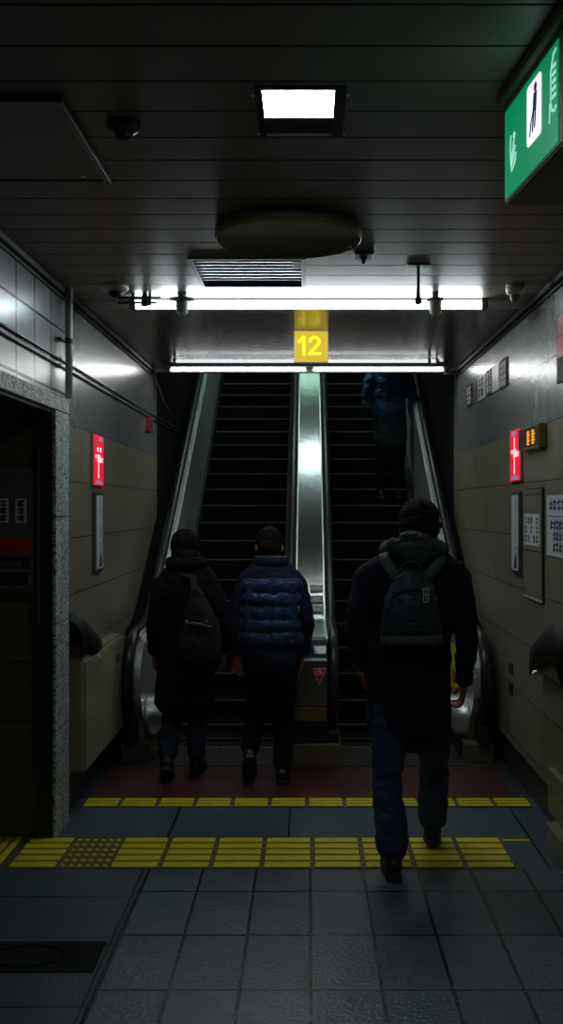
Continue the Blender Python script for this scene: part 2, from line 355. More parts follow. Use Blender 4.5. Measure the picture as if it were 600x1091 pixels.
# behind the newel the cladding stops along the slope of the escalator
F_L = F((0, 0, 0), (0, 1, 0), (0, 0, 1))
fprism(b, F_L, [(7.75, .0), (YE+.3, .0), (YE+.3, 2.145), (7.75, 2.145)], XL-.12, XL, 0)
struct('wall_left', b, ['wall_low', 'wall_up', 'wall_plain'])
b = B(); box(b, XL-.12, XL-.04, 5.375, 7.75, 0, .215); struct('trim_1', b, 'plinth')
b = B()
box(b, XR, XR+.12, -2, YE+.3, 2.145, ZC+.1, 0, 1)
box(b, XR, XR+.12, -2, 7.75, 0.225, 2.145, 0, 0)
box(b, XR, XR+.12, 7.75, YE+.3, 0, 2.145, 0, 0)
struct('wall_right', b, ['wall_low_r', 'wall_plain'])
b = B(); box(b, XR+.04, XR+.12, -2, 7.75, 0, .225); struct('trim_2', b, 'plinth')
b = B(); box(b, 1.18, XR+.04, -1.5, 4.94, 0, .14, .006); struct('baseboard_right', b, 'wall_low_r')
b = B(); box(b, 1.235, XR, -1.5, 5.12, .14, .36, .004); struct('trim_3', b, 'wall_low_r')
# black shadow-gap trims where the ceiling meets the walls
b = B(); box(b, XL, XL+.03, -2, YE, ZC-.035, ZC-.004, .004); box(b, XL, XL+.012, -2, YE, ZC-.055, ZC-.043); struct('trim_4', b, 'black')
b = B(); box(b, XR-.03, XR, -2, YE, ZC-.035, ZC-.004, .004); box(b, XR-.012, XR, -2, YE, ZC-.055, ZC-.043); struct('trim_5', b, 'black')
# header at the end of the ceiling
b = B(); box(b, XL, XR, YE-.018, YE+.08, ZC-.03, ZC+.6); struct('wall_header', b, 'grey_pl')
# the shaft above the escalators
b = B()
for x0, x1 in ((XL-.12, XL), (XR, XR+.12)):
    profile_yz(b, [(YE+.3, 0), (YTOP+1.2, 0), (YTOP+1.2, 8.6), (YE+.3, 3.4)], x0, x1)
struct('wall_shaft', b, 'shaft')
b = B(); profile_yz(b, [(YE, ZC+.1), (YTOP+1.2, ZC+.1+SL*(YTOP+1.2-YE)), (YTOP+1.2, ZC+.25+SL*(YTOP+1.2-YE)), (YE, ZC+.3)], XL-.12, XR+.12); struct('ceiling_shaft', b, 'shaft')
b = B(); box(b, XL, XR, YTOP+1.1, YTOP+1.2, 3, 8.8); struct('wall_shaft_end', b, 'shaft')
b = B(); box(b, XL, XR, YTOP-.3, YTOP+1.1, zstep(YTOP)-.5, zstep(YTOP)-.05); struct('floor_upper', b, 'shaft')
b = B(); box(b, -3.3, XR+.3, -2.1, -2, 0, 3.1); struct('wall_back', b, 'wall_low')
# alcove
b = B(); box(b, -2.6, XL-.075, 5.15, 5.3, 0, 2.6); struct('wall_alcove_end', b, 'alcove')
b = B(); box(b, -2.7, -2.6, 2.3, 5.3, 0, 2.6); struct('wall_alcove_side', b, 'wall_low')
b = B(); box(b, -2.6, XL-.12, 2.3, 2.4, 0, 2.6); struct('wall_alcove_near', b, 'wall_low')
b = B(); profile_yz(b, [(2.4, 2.25), (5.15, 2.25), (5.15, 2.4), (2.4, 2.4)], -2.6, XL-.12); struct('ceiling_alcove', b, 'ceil_smooth')
# granite surround
b = B(); box(b, XL-.07, XL+.022, 5.09, 5.375, 0, 2.195, .004); box(b, XL-.16, XL+.022, 2.35, 5.375, 2.197, 2.275, .003); struct('trim_6', b, 'granite')
b = B(); box(b, XL-.075, XL+.006, 5.075, 5.088, 0, 2.196); box(b, XL-.165, XL+.006, 2.4, 5.088, 2.18, 2.196); struct('trim_7', b, 'black')

# ------------------------------------------------------------ ceiling fittings
t = thing('square_ceiling_light', 'bright white square recessed light with a black plate as its shaded recess in the plank ceiling', 'ceiling light', (-.02, 2.93, ZC))
b = B(); z1 = ZC+.03
box(b, -.148, -.128, 2.74, 3.115, ZC-.003, z1); box(b, .075, .108, 2.74, 3.115, ZC-.003, z1); box(b, -.128, .075, 2.74, 2.765, ZC-.003, z1)
box(b, -.128, .075, 2.975, 3.115, ZC+.006, z1); box(b, -.128, .075, 3.105, 3.115, ZC-.003, ZC+.006); box(b, -.148, .108, 2.74, 3.115, z1, z1+.01)  # flat black plate stands in for the shaded far wall of the recess
obj('housing', b, 'black', t)
b = B(); box(b, -.128, .075, 2.765, 2.975, ZC+.004, ZC+.02); obj('light_panel', b, 'square', t)
for x in (-.154, .114):
    for yy in (2.80, 3.09):
        b = B(); lathe(b, (x, yy, ZC-.006), [(.004, 0), (.007, .003), (.007, .006)], 10); obj('clip', b, 'steel_bright', t)

t = thing('round_ceiling_panel', 'large round brownish shallow disc fixed to the ceiling behind the square light', 'ceiling fixture', (-.08, 4.12, ZC))
b = B(); lathe(b, (-.08, 4.12, ZC), [(.30, 0), (.305, -.045), (.298, -.055), (.285, -.056), (.28, -.046), (.001, -.044)], 64); obj('disc', b, 'sign_brown', t, True)
b = B()
pts = [(-.08+.297*math.cos(a*math.pi/32), 4.12+.297*math.sin(a*math.pi/32), ZC-.056) for a in range(65)]
tube(b, pts, .004, 6, False); obj('rim', b, 'olive', t, True)
b = B(); lathe(b, (.18, 4.22, ZC-.056), [(.008, 0), (.006, -.004), (.001, -.005)], 10); obj('screw', b, 'steel_bright', t)

t = thing('ceiling_vent', 'rectangular louvred ceiling vent with pale blue blades and black frame', 'vent', (-.285, 4.93, ZC))
b = B(); x0, x1, y0, y1 = -.55, -.02, 4.64, 5.22
for q in ((x0-.01, x0+.012, y0-.01, y1+.01), (x1-.012, x1+.01, y0-.01, y1+.01), (x0+.012, x1-.012, y0-.01, y0+.012), (x0+.012, x1-.012, y1-.012, y1+.01)):
    box(b, *q, ZC-.008, ZC+.1)
obj('frame', b, 'dark_pl', t)
for k in range(9):
    b = B(); yy = y0+.045+k*.062
    fprism(b, F_L, [(yy-.027, ZC+.002), (yy+.029, ZC+.008), (yy+.029, ZC+.011), (yy-.027, ZC+.005)], x0+.012, x1-.012)
    obj('blade', b, 'glass_dim', t)
b = B(); box(b, x0+.01, x1-.01, y0+.01, y1-.01, ZC+.09, ZC+.1); obj('back_plate', b, 'dark_pl', t)
b = B(); box(b, x1-.05, x1-.012, y0+.05, y0+.2, ZC-.004, ZC+.004); obj('latch', b, 'grey_pl', t)

t = thing('access_hatch', 'square ceiling access hatch with raised metal edge in the top left', 'hatch', (-1.0, 3.15, ZC))
b = B(); box(b, -1.29, -.715, 2.83, 3.49, ZC-.012, ZC-.001); obj('hatch_panel', b, 'ceil', t)
b = B(); box(b, -.715, -.692, 2.80, 3.51, ZC-.022, ZC-.001, .003); box(b, -1.3, -.715, 2.80, 2.825, ZC-.022, ZC-.001, .003); box(b, -1.3, -.715, 3.495, 3.51, ZC-.018, ZC-.001, .003)
obj('edge_frame', b, 'steel_dark', t)
b = B(); lathe(b, (-.78, 3.45, ZC-.017), [(.006, 0), (.012, .003), (.012, .008)], 10); obj('screw', b, 'steel_bright', t)

def dome(name, label, x, y, r, h, m1, m2, bulb=None):
    t = thing(name, label, 'detector' if bulb is None else 'ceiling sensor', (x, y, ZC))
    b = B()
    if bulb is None:
        lathe(b, (x, y, ZC), [(r, 0), (r, -h*.35), (r*.86, -h*.55), (r*.5, -h*.62)], 28); obj('base', b, m1, t, True)
        b = B(); lathe(b, (x, y, ZC-h*.6), [(r*.55, 0), (r*.5, -h*.3), (r*.3, -h*.45), (.001, -h*.48)], 24); obj('sensor_cap', b, m2, t, True)
    else:
        lathe(b, (x, y, ZC), [(r, -h*.28), (r, -h*.34), (r*.4, -h*.36)], 28); obj('flange', b, m1, t, True)
        b = B(); lathe(b, (x, y, ZC), [(r*.35, 0), (r*.35, -h*.3)], 20); obj('neck', b, m1, t, True)
        b = B(); lathe(b, (x, y, ZC-h*.34), [(bulb, 0), (bulb*1.05, -h*.3), (bulb*.9, -h*.5), (bulb*.55, -h*.62), (.001, -h*.66)], 24); obj('bulb', b, m2, t, True)
    return t
dome('smoke_detector', 'dark round smoke detector on the ceiling beside the square access hatch', -.555, 3.0, .05, .05, 'dark_pl', 'black')
dome('dome_camera', 'white round dome camera on the ceiling near the left wall, dark lens below', -1.005, 5.2, .068, .06, 'white_pl', 'black')
dome('dome_camera', 'white round dome camera on the ceiling near the right wall', 1.085, 5.2, .05, .085, 'white_pl', 'grey_pl')
dome('hanging_sensor', 'grey bulb-shaped sensor with flange before the left end of the long tube', -.68, 5.38, .072, .13, 'grey_pl', 'white_pl', .033)
dome('hanging_sensor', 'grey bulb-shaped sensor with flange before the right end of the long tube', .69, 5.38, .05, .13, 'grey_pl', 'white_pl', .034)
t = thing('small_detector', 'small dark flat detector on the ceiling right of the big round disc', 'detector', (.255, 4.56, ZC))
b = B(); box(b, .21, .30, 4.5, 4.62, ZC-.016, ZC, .004); obj('base', b, 'dark_pl', t)
b = B(); lathe(b, (.255, 4.56, ZC-.016), [(.02, 0), (.013, -.012), (.008, -.03), (.001, -.032)], 16); obj('probe', b, 'dark_pl', t, True)
t = thing('hanging_rod', 'dark rod with a bracket hanging from the ceiling before the right part of the tube', 'ceiling rod', (.53, 4.78, ZC))
b = B(); box(b, .475, .585, 4.74, 4.80, ZC-.008, ZC, .003); obj('mounting_plate', b, 'dark_pl', t)
b = B(); tube(b, [(.53, 4.77, ZC), (.53, 4.77, ZC-.1), (.53, 4.77, ZC-.165)], [.007, .007, .012], 12); obj('rod', b, 'dark_pl', t, True)
b = B(); lathe(b, (.53, 4.77, ZC-.19), [(.008, 0), (.018, .006), (.018, .026), (.01, .034)], 14); obj('end_knob', b, 'dark_pl', t, True)

# long tube lamp across the ceiling
Y = 5.54; zt = ZC-.034
t = thing('tube_light', 'long bright white fluorescent tube light across the ceiling', 'tube light', (0, Y, ZC))
b = B(); tube(b, [(-.955, Y, zt), (.965, Y, zt)], .0245, 20); obj('tube', b, 'tube', t, True)
b = B(); box(b, -1.0, 1.0, Y-.012, Y+.03, ZC-.012, ZC); obj('batten', b, 'dark_pl', t)
for x0, x1 in ((-.99, -.955), (.965, 1.0)):
    b = B(); box(b, x0, x1, Y-.03, Y+.03, zt-.028, ZC, .004); obj('lamp_holder', b, 'dark_pl', t)
t = thing('tube_bracket', 'black bracket arms at the left end of the long tube', 'bracket', (-.93, 5.42, ZC))
b = B(); box(b, -1.03, -.80, 5.40, 5.42, ZC-.03, ZC-.018); box(b, -1.03, -.82, 5.40, 5.42, ZC-.055, ZC-.045); box(b, -.865, -.85, 5.39, 5.42, ZC-.065, ZC); box(b, -.955, -.94, 5.39, 5.42, ZC-.05, ZC)
obj('arm', b, 'black', t)
b = B(); lathe(b, (-.885+.0, 5.40, ZC-.07), [(.02, 0), (.024, .015), (.02, .045), (.012, .07)], 16); obj('knuckle', b, 'dark_pl', t, True)

# lights at the edge of the ceiling
t = thing('edge_strip_light', 'thin warm white light strip along the lower edge of the ceiling end', 'strip light', (0, YE-.13, ZC-.06))
ze = 2.835
for x0, x1 in ((-1.13, -.02), (.05, 1.12)):
    b = B(); box(b, x0, x1, YE-.115, YE-.085, ze-.010, ze+.008, .003); obj('light_strip', b, 'strip', t)
b = B(); box(b, -1.15, 1.14, YE-.084, YE-.02, ze-.012, ZC); obj('backing_channel', b, 'dark_pl', t)
b = B(); box(b, -1.16, 1.15, YE-.24, YE-.02, ZC-.018, ZC-.001); obj('added_light_shield', b, 'dark_pl', t)  # added flange, keeps the strip's light off the ceiling
for x in (-.62, .01, .62):
    b = B(); box(b, x-.018, x+.018, YE-.118, YE-.08, ze+.004, ze+.02); obj('joint', b, 'black', t)
t = thing('slim_tube_light', 'slim white tube light with metal end clamps just above the warm light strip', 'tube light', (0, 7.7, ZC-.05))
zr = ZC-.033; yr = 7.7
b = B(); tube(b, [(-1.04, yr, zr), (1.01, yr, zr)], .012, 14); obj('tube', b, 'slim_tube', t, True)
for x in (-1.03, .94, 1.0):
    b = B(); tube(b, [(x-.012, yr, zr), (x+.012, yr, zr)], .022, 14); box(b, x-.006, x+.006, yr-.005, yr+.005, zr, ZC); obj('end_clamp', b, 'steel', t)
# lamps of the shaft, on its sloping ceiling
for ly, m, lab in ((10.5, 'shaft_lamp', 'lower'), (12.3, 'shaft_lamp_green', 'upper')):
    lz = ZC+.1+SL*(ly-YE)
    t = thing('shaft_light', lab+' lamp on the sloping ceiling above the escalators', 'ceiling light', (0, ly, lz))
    fs = F((0, ly, lz-.001), (1, 0, 0), (0, -1/math.hypot(1, SL), -SL/math.hypot(1, SL)))
    if fs.n.z > 0: fs.n = -fs.n
    b = B(); fbox(b, fs, -.75, .75, -.09, .09, 0, .03); obj('housing', b, 'white_pl', t)
    b = B(); fbox(b, fs, -.72, .72, -.07, .07, .03, .045); obj('diffuser', b, m, t)

# ------------------------------------------------------------ signs
# yellow exit number
Y = 6.54; f = F((.022, Y, 2.757), (1, 0, 0), (0, 0, 1))
t = thing('exit_number_sign', 'lit square yellow sign reading 12 hanging from the ceiling', 'sign', (.022, Y, 2.65))
b = B(); fbox(b, f, -.112, .112, -.108, .10, -.05, -.002, .003); obj('casing', b, 'steel_dark', t)
b = B(); fbox(b, f, -.108, .108, -.104, .098, -.003, .002); obj('face', b, 'sig_yellow', t)
for dig, pts in (('1', [(-.080, .030), (-.066, .040), (-.048, .056), (-.048, -.056)]), ('2', [(-.008, .030), (-.004, .044), (.012, .055), (.032, .055), (.048, .044), (.052, .030), (.047, .014), (.030, -.006), (.008, -.028), (-.010, -.050), (.060, -.050)])):
    b = B(); fstroke(b, f, pts, .017 if dig == '2' else .02, .002, .0045)
    for q in pts[1:-1]: fprism(b, f, [(q[0]+.0085*math.cos(k*math.pi/6), q[1]+.0085*math.sin(k*math.pi/6)) for k in range(12)], .002, .0045)
    obj('digit', b, 'sig_yellow2', t)
b = B(); box(b, -.04, -.03, Y+.02, Y+.03, 2.85, ZC); box(b, .074, .084, Y+.02, Y+.03, 2.85, ZC); obj('hanger', b, 'steel_dark', t)
# green guide sign
p0 = Vector((.555, 2.80)); p1 = Vector((.592, 2.35)); L = (p1-p0).length; u = (p1-p0)/L
f = F((p0.x, p0.y, 0), (-u.x, -u.y, 0), (0, 0, 1))
f = F((p1.x, p1.y, 0), ((p0-p1).x, (p0-p1).y, 0), (0, 0, 1))   # u runs from the near end to the far end
if f.n.x > 0: f.n = -f.n
t = thing('green_guide_sign', 'lit green hanging guide sign with a white escalator pictogram at upper right', 'sign', (.62, 2.57, 2.56))
b = B(); fbox(b, f, -.03, L+.008, 2.552, 2.83, -.16, -.002, .004); obj('casing', b, 'sign_brown', t)
b = B(); fbox(b, f, 0, L-.003, 2.562, 2.806, -.004, .001); obj('face', b, 'sig_green', t)
b = B(); fbox(b, f, -.2, L+.02, ZC-.035, ZC, -.10, .02, .003); obj('mounting_rail', b, 'sign_brown', t)
def G(a, bb): return (L*(1-a), 2.562+.244*bb)      # a: 0 far (left in view) .. 1 near
b = B(); cx, cy = G(.60, .60); fprism(b, f, [(cx+x, cy+y) for x, y in rring(.115, .155, .012)], .001, .003); obj('pictogram_panel', b, 'sig_panel', t)
b = B()
fstroke(b, f, [(cx+.03, cy-.055), (cx+.022, cy-.03), (cx-.012, cy+.02), (cx-.02, cy+.03)], .008, .003, .004)
fprism(b, f, [(cx-.016+.011*math.cos(k*math.pi/6), cy+.054+.011*math.sin(k*math.pi/6)) for k in range(12)], .003, .004)
fprism(b, f, [(cx-.002, cy+.042), (cx-.028, cy+.042), (cx-.022, cy-.004), (cx+.006, cy-.006)], .003, .004)
fstroke(b, f, [(cx-.004, cy-.004), (cx+.008, cy-.05)], .009, .003, .004); fstroke(b, f, [(cx-.018, cy-.004), (cx-.01, cy-.045)], .008, .003, .004)
obj('pictogram', b, 'sig_navy', t)
b = B()
c = G(.17, .44)
fstroke(b, f, [(c[0]+.012, c[1]+.05), (c[0]+.018, c[1]+.01), (c[0]+.01, c[1]-.03), (c[0]+.002, c[1]-.05)], .004, .001, .003)
fstroke(b, f, [(c[0]-.02, c[1]+.035), (c[0]-.004, c[1]+.0), (c[0]+.008, c[1]-.02)], .005, .001, .003)
fstroke(b, f, [(c[0]-.028, c[1]+.01), (c[0]-.012, c[1]-.018), (c[0]+.006, c[1]-.032)], .005, .001, .003)
fstroke(b, f, [(c[0]-.036, c[1]-.012), (c[0]-.03, c[1]-.03), (c[0]-.006, c[1]-.045)], .005, .001, .003)
fprism(b, f, [(c[0]-.02+.008*math.cos(k*math.pi/5), c[1]+.042+.008*math.sin(k*math.pi/5)) for k in range(10)], .001, .003)
obj('left_symbol', b, 'sig_pale', t); b = B()
c = G(.93, .62)
fprism(b, f, [(c[0]+.02, c[1]+.03), (c[0]+.02, c[1]-.04), (c[0]+.016, c[1]-.04), (c[0]+.016, c[1]+.03)], .001, .003)
for k in range(5): fprism(b, f, [(c[0]-.018, c[1]+.045-k*.018), (c[0]+.006, c[1]+.045-k*.018), (c[0]+.006, c[1]+.037-k*.018), (c[0]-.018, c[1]+.037-k*.018)], .001, .003)
fstroke(b, f, [(c[0]+.02, c[1]+.03), (c[0]+.0, c[1]+.07), (c[0]-.02, c[1]+.075)], .004, .001, .003)
fstroke(b, f, [(c[0]+.016, c[1]-.045), (c[0]+.008, c[1]-.062), (c[0]-.008, c[1]-.068), (c[0]-.02, c[1]-.06)], .005, .001, .003)
fstroke(b, f, [(c[0]+.024, c[1]-.04), (c[0]+.028, c[1]-.085)], .003, .001, .003)
obj('symbol', b, 'sig_pale', t)

def red_sign(f, w, h, label, flip):
    t = thing('red_warning_sign', label, 'sign', f.p(0, -h/2, 0))
    b = B(); fbox(b, f, -w/2, w/2, -h/2, h/2, 0, .018, .002); obj('casing', b, 'sign_brown', t)
    b = B(); fbox(b, f, -w/2+.004, w/2-.004, -h/2+.004, h/2-.004, .018, .021); obj('face', b, 'sig_red', t)
    b = B(); s = -1 if flip else 1
    fbox(b, f, -.012*1-.006, -.012+.006, -h*.30, h*.05 if not flip else h*.34, .021, .023)
    fprism(b, f, [(-.012-.016, -h*.29), (-.012+.016, -h*.29), (-.012, -h*.36)], .021, .023)
    fbox(b, f, -w*.36, w*.14, h*.04, h*.11, .021, .0228); fbox(b, f, -w*.12, w*.36, h*-.03, h*.07, .021, .0226)
    if not flip: glyphs(b, f, -w*.25, w*.3, h*.16, h*.27, 2, 1, .021, .023, 4, 1, .16)
    obj('arrow', b, 'sig_white', t)
    b = B(); fbox(b, f, 0 if not flip else -w*.3, w*.36 if not flip else w*.1, h*.38, h*.46, .021, .023)
    fprism(b, f, [(-w*.35, -h*.46), (w*.42, -h*.46), (w*.3, -h*.40), (0, -h*.375), (-w*.3, -h*.39)], .021, .023); obj('patch', b, 'sig_lilac', t)
    b = B(); glyphs(b, f, -w*.34, w*.36, -h*.02, h*.1, 3, 1, .0229, .0235, 9, 1, .2); obj('lettering', b, 'sig_red', t)
red_sign(FL(6.14, 1.985), .29, .315, 'lit red sign with white arrow on the left wall', False)
red_sign(FR(6.0, 2.01), .29, .315, 'lit red sign with white arrow on the right wall beside the amber display', True)

def tall_notice(f, w, h, label, seed):
    t = thing('tall_notice_board', label, 'notice', f.p(0, -h/2, 0))
    b = B(); fbox(b, f, -w/2, w/2, -h/2, h/2, 0, .02, .003); obj('frame', b, 'steel_dark', t)
    b = B(); fbox(b, f, -w/2+.035, w/2-.035, -h/2+.02, h/2-.02, .02, .0225); obj('poster', b, 'paper', t)
    b = B(); glyphs(b, f, -.01, .055, -h*.22, h*.44, 1, 13, .0225, .0232, seed, .9, .2)
    fprism(b, f, [(-.02, -h/2+.03), (.06, -h/2+.03), (.055, -h*.3), (.02, -h*.23)], .0225, .0232); obj('printing', b, 'ink', t)
tall_notice(FL(6.16, 1.545), .25, .49, 'tall narrow pale notice in a frame under the left red sign', 3)
tall_notice(FR(6.0, 1.545), .25, .49, 'tall narrow pale notice in a frame under the right red sign', 5)

# amber clock display
f = FR(5.53, 2.085)
t = thing('amber_display', 'small black display box with glowing amber digits on the right wall', 'display', f.p(0, -.06, 0))
b = B(); fbox(b, f, -.25, .25, -.065, .06, 0, .045, .003); obj('casing', b, 'olive', t)
b = B(); fbox(b, f, -.24, .24, -.055, .055, .045, .047); obj('screen', b, 'black', t)
b = B()
for a in (-.02, .10):
    for k in range(5): fbox(b, f, a, a+(.075 if k % 2 else .055), -.042+k*.0165, -.033+k*.0165, .047, .049)
    fbox(b, f, a+.018, a+.034, -.042, .033, .047, .0485)
obj('digits', b, 'led', t)
b = B(); fbox(b, f, .12, .24, -.075, -.065, .01, .04); obj('socket', b, 'dark_pl', t)

# kanji plates high on the right wall
def plate(yc, w, zc, h, m, mg, label, rows, cols, seed):
    f = FR(yc, zc); t = thing('wall_plate', label, 'sign', f.p(0, -h/2, 0))
    b = B(); fbox(b, f, -w/2, w/2, -h/2, h/2, 0, .01, .002); obj('plate', b, m, t)
    b = B(); glyphs(b, f, -w*.4, w*.4, -h*.42, h*.42, cols, rows, .01, .0115, seed, 1, .25); obj('lettering', b, mg, t)
plate(7.78, .22, 2.57, .165, 'black', 'paper_dim', 'black plate with pale lettering, farthest of the wall plates', 2, 2, 11)
plate(7.23, .26, 2.57, .175, 'white_st', 'black', 'white plate with bold black characters on the upper right wall', 2, 2, 12)
plate(6.93, .22, 2.57, .175, 'black', 'paper_dim', 'black plate with pale characters touching the white plate', 3, 2, 13)
plate(6.42, .22, 2.56, .19, 'black', 'paper_dim', 'black plate with dense pale characters, nearest of the wall plates', 4, 3, 14)
f = FR(6.68, 2.565); b = B(); fbox(b, f, -.12, .12, -.088, .088, 0, .012, .002); tag(obj('blank_plate', b, 'white_pl'), 'blank light grey plate between the black plates high on the right wall', 'plate')

# fire sign at the right edge
f = FR(4.87, 2.49)
t = thing('red_black_sign', 'dark framed sign with red panels at the right edge of the view', 'sign', f.p(0, -.17, 0))
b = B(); fbox(b, f, -.16, .16, -.17, .17, 0, .012, .003); obj('frame', b, 'black', t)
b = B(); fbox(b, f, -.13, .15, .06, .16, .012, .014); obj('upper_red_panel', b, 'red_band', t)
b = B(); fbox(b, f, -.13, .15, -.045, .055, .012, .015); obj('red_panel', b, 'tri_red', t)

# inspection hatch, its notice, and the poster
f = FR(5.56, 1.49)
t = thing('wall_hatch', 'tall cream inspection door with black edge in the right wall', 'hatch', f.p(0, -.31, 0))
b = B(); fbox(b, f, -.23, .23, -.315, .315, 0, .008, .002); obj('frame', b, 'black', t)
b = B(); fbox(b, f, -.222, .212, -.292, .308, .008, .014, .002); obj('door', b, 'wall_low_r', t)
b = B(); fbox(b, f, -.222, .212, -.308, -.296, .008, .016); obj('bottom_strip', b, 'white_pl', t)
f = FR(5.575, 1.575); t = thing('paper_notice', 'white paper notice with dark printing on the cream inspection door', 'notice', f.p(0, -.09, 0))
b = B(); fbox(b, f, -.19, .19, -.09, .085, .0145, .0165); obj('paper', b, 'paper', t)
b = B(); glyphs(b, f, -.17, .17, -.08, .075, 5, 3, .0165, .0172, 21, .8, .2); obj('printing', b, 'ink', t)
f = FR(5.02, 1.605); t = thing('wall_poster', 'large white poster with dark writing on the near right wall', 'poster', f.p(0, -.155, 0))
b = B(); fbox(b, f, -.24, .24, -.16, .155, 0, .006, .001); obj('paper', b, 'paper', t)
b = B(); glyphs(b, f, -.19, .2, .07, .14, 5, 1, .006, .007, 22, 1, .18); fbox(b, f, -.22, .22, .045, .049, .006, .007); glyphs(b, f, -.17, .2, -.14, .03, 6, 3, .006, .007, 23, .9, .22); obj('printing', b, 'ink', t)
# switches and marks on the low right wall
for zz, hh, lab in ((1.7-172/1060*6.2, .07, 'upper of two small dark switch plates low on the right wall'), (1.7-193/1060*6.2, .085, 'lower of two small dark switch plates low on the right wall')):
    f = FR(6.2, zz); t = thing('switch_plate', lab, 'switch', f.p(0, -hh/2, .0))
    b = B(); fbox(b, f, -.05, .05, -hh/2, hh/2, 0, .008, .002); obj('cover', b, 'dark_pl', t)
    b = B(); fbox(b, f, -.02, .02, -hh*.3, hh*.3, .008, .012, .001); obj('rocker', b, 'black', t)
# red button on the far left wall
f = FL(8.15, 2.37); t = thing('alarm_box', 'small dark red box high on the far left wall', 'alarm box', f.p(0, -.05, 0))
b = B(); fbox(b, f, -.11, .11, -.055, .055, 0, .03, .004); obj('casing', b, 'red_band', t)
b = B(); fbox(b, f, -.06, .06, -.03, .03, .03, .034, .001); obj('cover', b, 'dark_pl', t)

# ------------------------------------------------------------ conduits and pipe on the left wall
for z, lab in ((2.475, 'upper of the two thin metal conduits along the left wall'), (2.44, 'lower of the two thin metal conduits along the left wall')):
    b = B(); tube(b, [(XL+.01, 2.0, z), (XL+.01, 6, z), (XL+.01, 10.2, z)], .0062, 10)
    for yy in (3.6, 5.2, 6.8, 8.4): box(b, XL, XL+.019, yy, yy+.02, z-.010, z+.010)
    tag(obj('wall_conduit', b, 'steel_dark', None, True), lab, 'pipe')
t = thing('vertical_pipe', 'grey vertical pipe on the left wall above the granite surround', 'pipe', (XL+.045, 5.27, 2.275))
b = B(); tube(b, [(XL+.045, 5.27, 2.275), (XL+.045, 5.27, ZC)], .019, 20); obj('pipe', b, 'white_pl', t, True)
b = B(); tube(b, [(XL+.045, 5.27, 2.565), (XL+.045, 5.27, 2.59)], .024, 20); box(b, XL, XL+.03, 5.16, 5.28, 2.573, 2.582); obj('clamp', b, 'dark_pl', t)
b = B(); tube(b, [(XL+.02, YE, ZC-.02), (XL+.02, YE+.04, ZC-.05), (XL+.03, YE+.5, ZC-.22), (XL+.03, YE+1.0, ZC-.3)], .007, 8)
tag(obj('loose_cable', b, 'grey_pl', None, True), 'thin cable running on from the corner where the left wall meets the ceiling end', 'cable')
b = B(); tube(b, [(XR-.02, YE, ZC-.02), (XR-.08, YE-.04, ZC-.045), (XR-.14, YE-.05, ZC-.05)], .012, 8)
tag(obj('corner_cable', b, 'dark_pl', None, True), 'thick black cable end at the corner of the right wall and ceiling end', 'cable')

# ------------------------------------------------------------ low boxes and hoods on the walls
def lowbox(side, label):
    f = FL(6.1, 0) if side < 0 else FR(6.1, 0)
    t = thing('wall_box', label, 'box', f.p(0, .22, 0))
    b = B(); fbox(b, f, -.62, .55, .225, .86, -.02, .085, .018) if side < 0 else fbox(b, f, -.3, .45, .225, .80, -.02, .085, .018)
    obj('casing', b, 'cabinet_cream', t)
    if side < 0:
        b = B(); fbox(b, f, .28, .36, .70, .75, .085, .09, .001); obj('keyhole_plate', b, 'dark_pl', t)
M['cabinet_cream'] = mat('cream_box_enamel', (0.33, 0.31, 0.2), 0.3, bump=0.05, bscale=20)
lowbox(-1, 'low cream metal box along the left wall with a small dark plate')
def hood(side, label):
    sx = 1 if side < 0 else -1; x = XL if side < 0 else XR
    y0, y1 = (5.42, 6.0) if side < 0 else (4.7, 5.38)
    t = thing('wall_hood', label, 'hood', (x, (y0+y1)/2, .8))
    # a curved black shell that leans out of the wall and is open below
    b = B(); n = 10; outer = []; inner = []
    for k in range(n+1):
        a = math.radians(90*k/n)
        outer.append((.085*math.sin(a), 1.0+.085*math.cos(a)*1.2)); inner.append((.072*math.sin(a), 1.0+.072*math.cos(a)*1.2))
    sec = outer + [(.085, .90), (.072, .90)] + inner[::-1]
    A = []
    for j in range(9):
        q = j/8; yy = y0+(y1-y0)*q
        dz = (-.20*q if side < 0 else -.16*q*q) + (.07*math.sin(min(1, q*5)*math.pi/2)-.07); sc = 1-.15*q
        A.append([b.verts.new((x+sx*px*sc, yy, pz+dz+.05)) for px, pz in sec])
    m = len(sec)
    for r1, r2 in zip(A, A[1:]):
        for k in range(m): b.faces.new((r1[k], r1[(k+1) % m], r2[(k+1) % m], r2[k]))
    b.faces.new(A[0]); b.faces.new(A[-1][::-1]); obj('shell', b, 'black', t, True)
    b = B(); yb = y1-.1; box(b, min(x, x+sx*.06), max(x, x+sx*.06), y0+.08, yb, .84, .93, .01); obj('inner_body', b, 'brown_in', t)
    b = B(); tube(b, [(x+sx*.01, yb-.05, .83), (x+sx*.08, yb-.05, .83), (x+sx*.09, yb-.05, .80)], .012, 10); obj('spout', b, 'steel_bright', t, True)
hood(-1, 'black curved wall hood beside the granite surround')
hood(1, 'black curved wall hood on the near right wall')

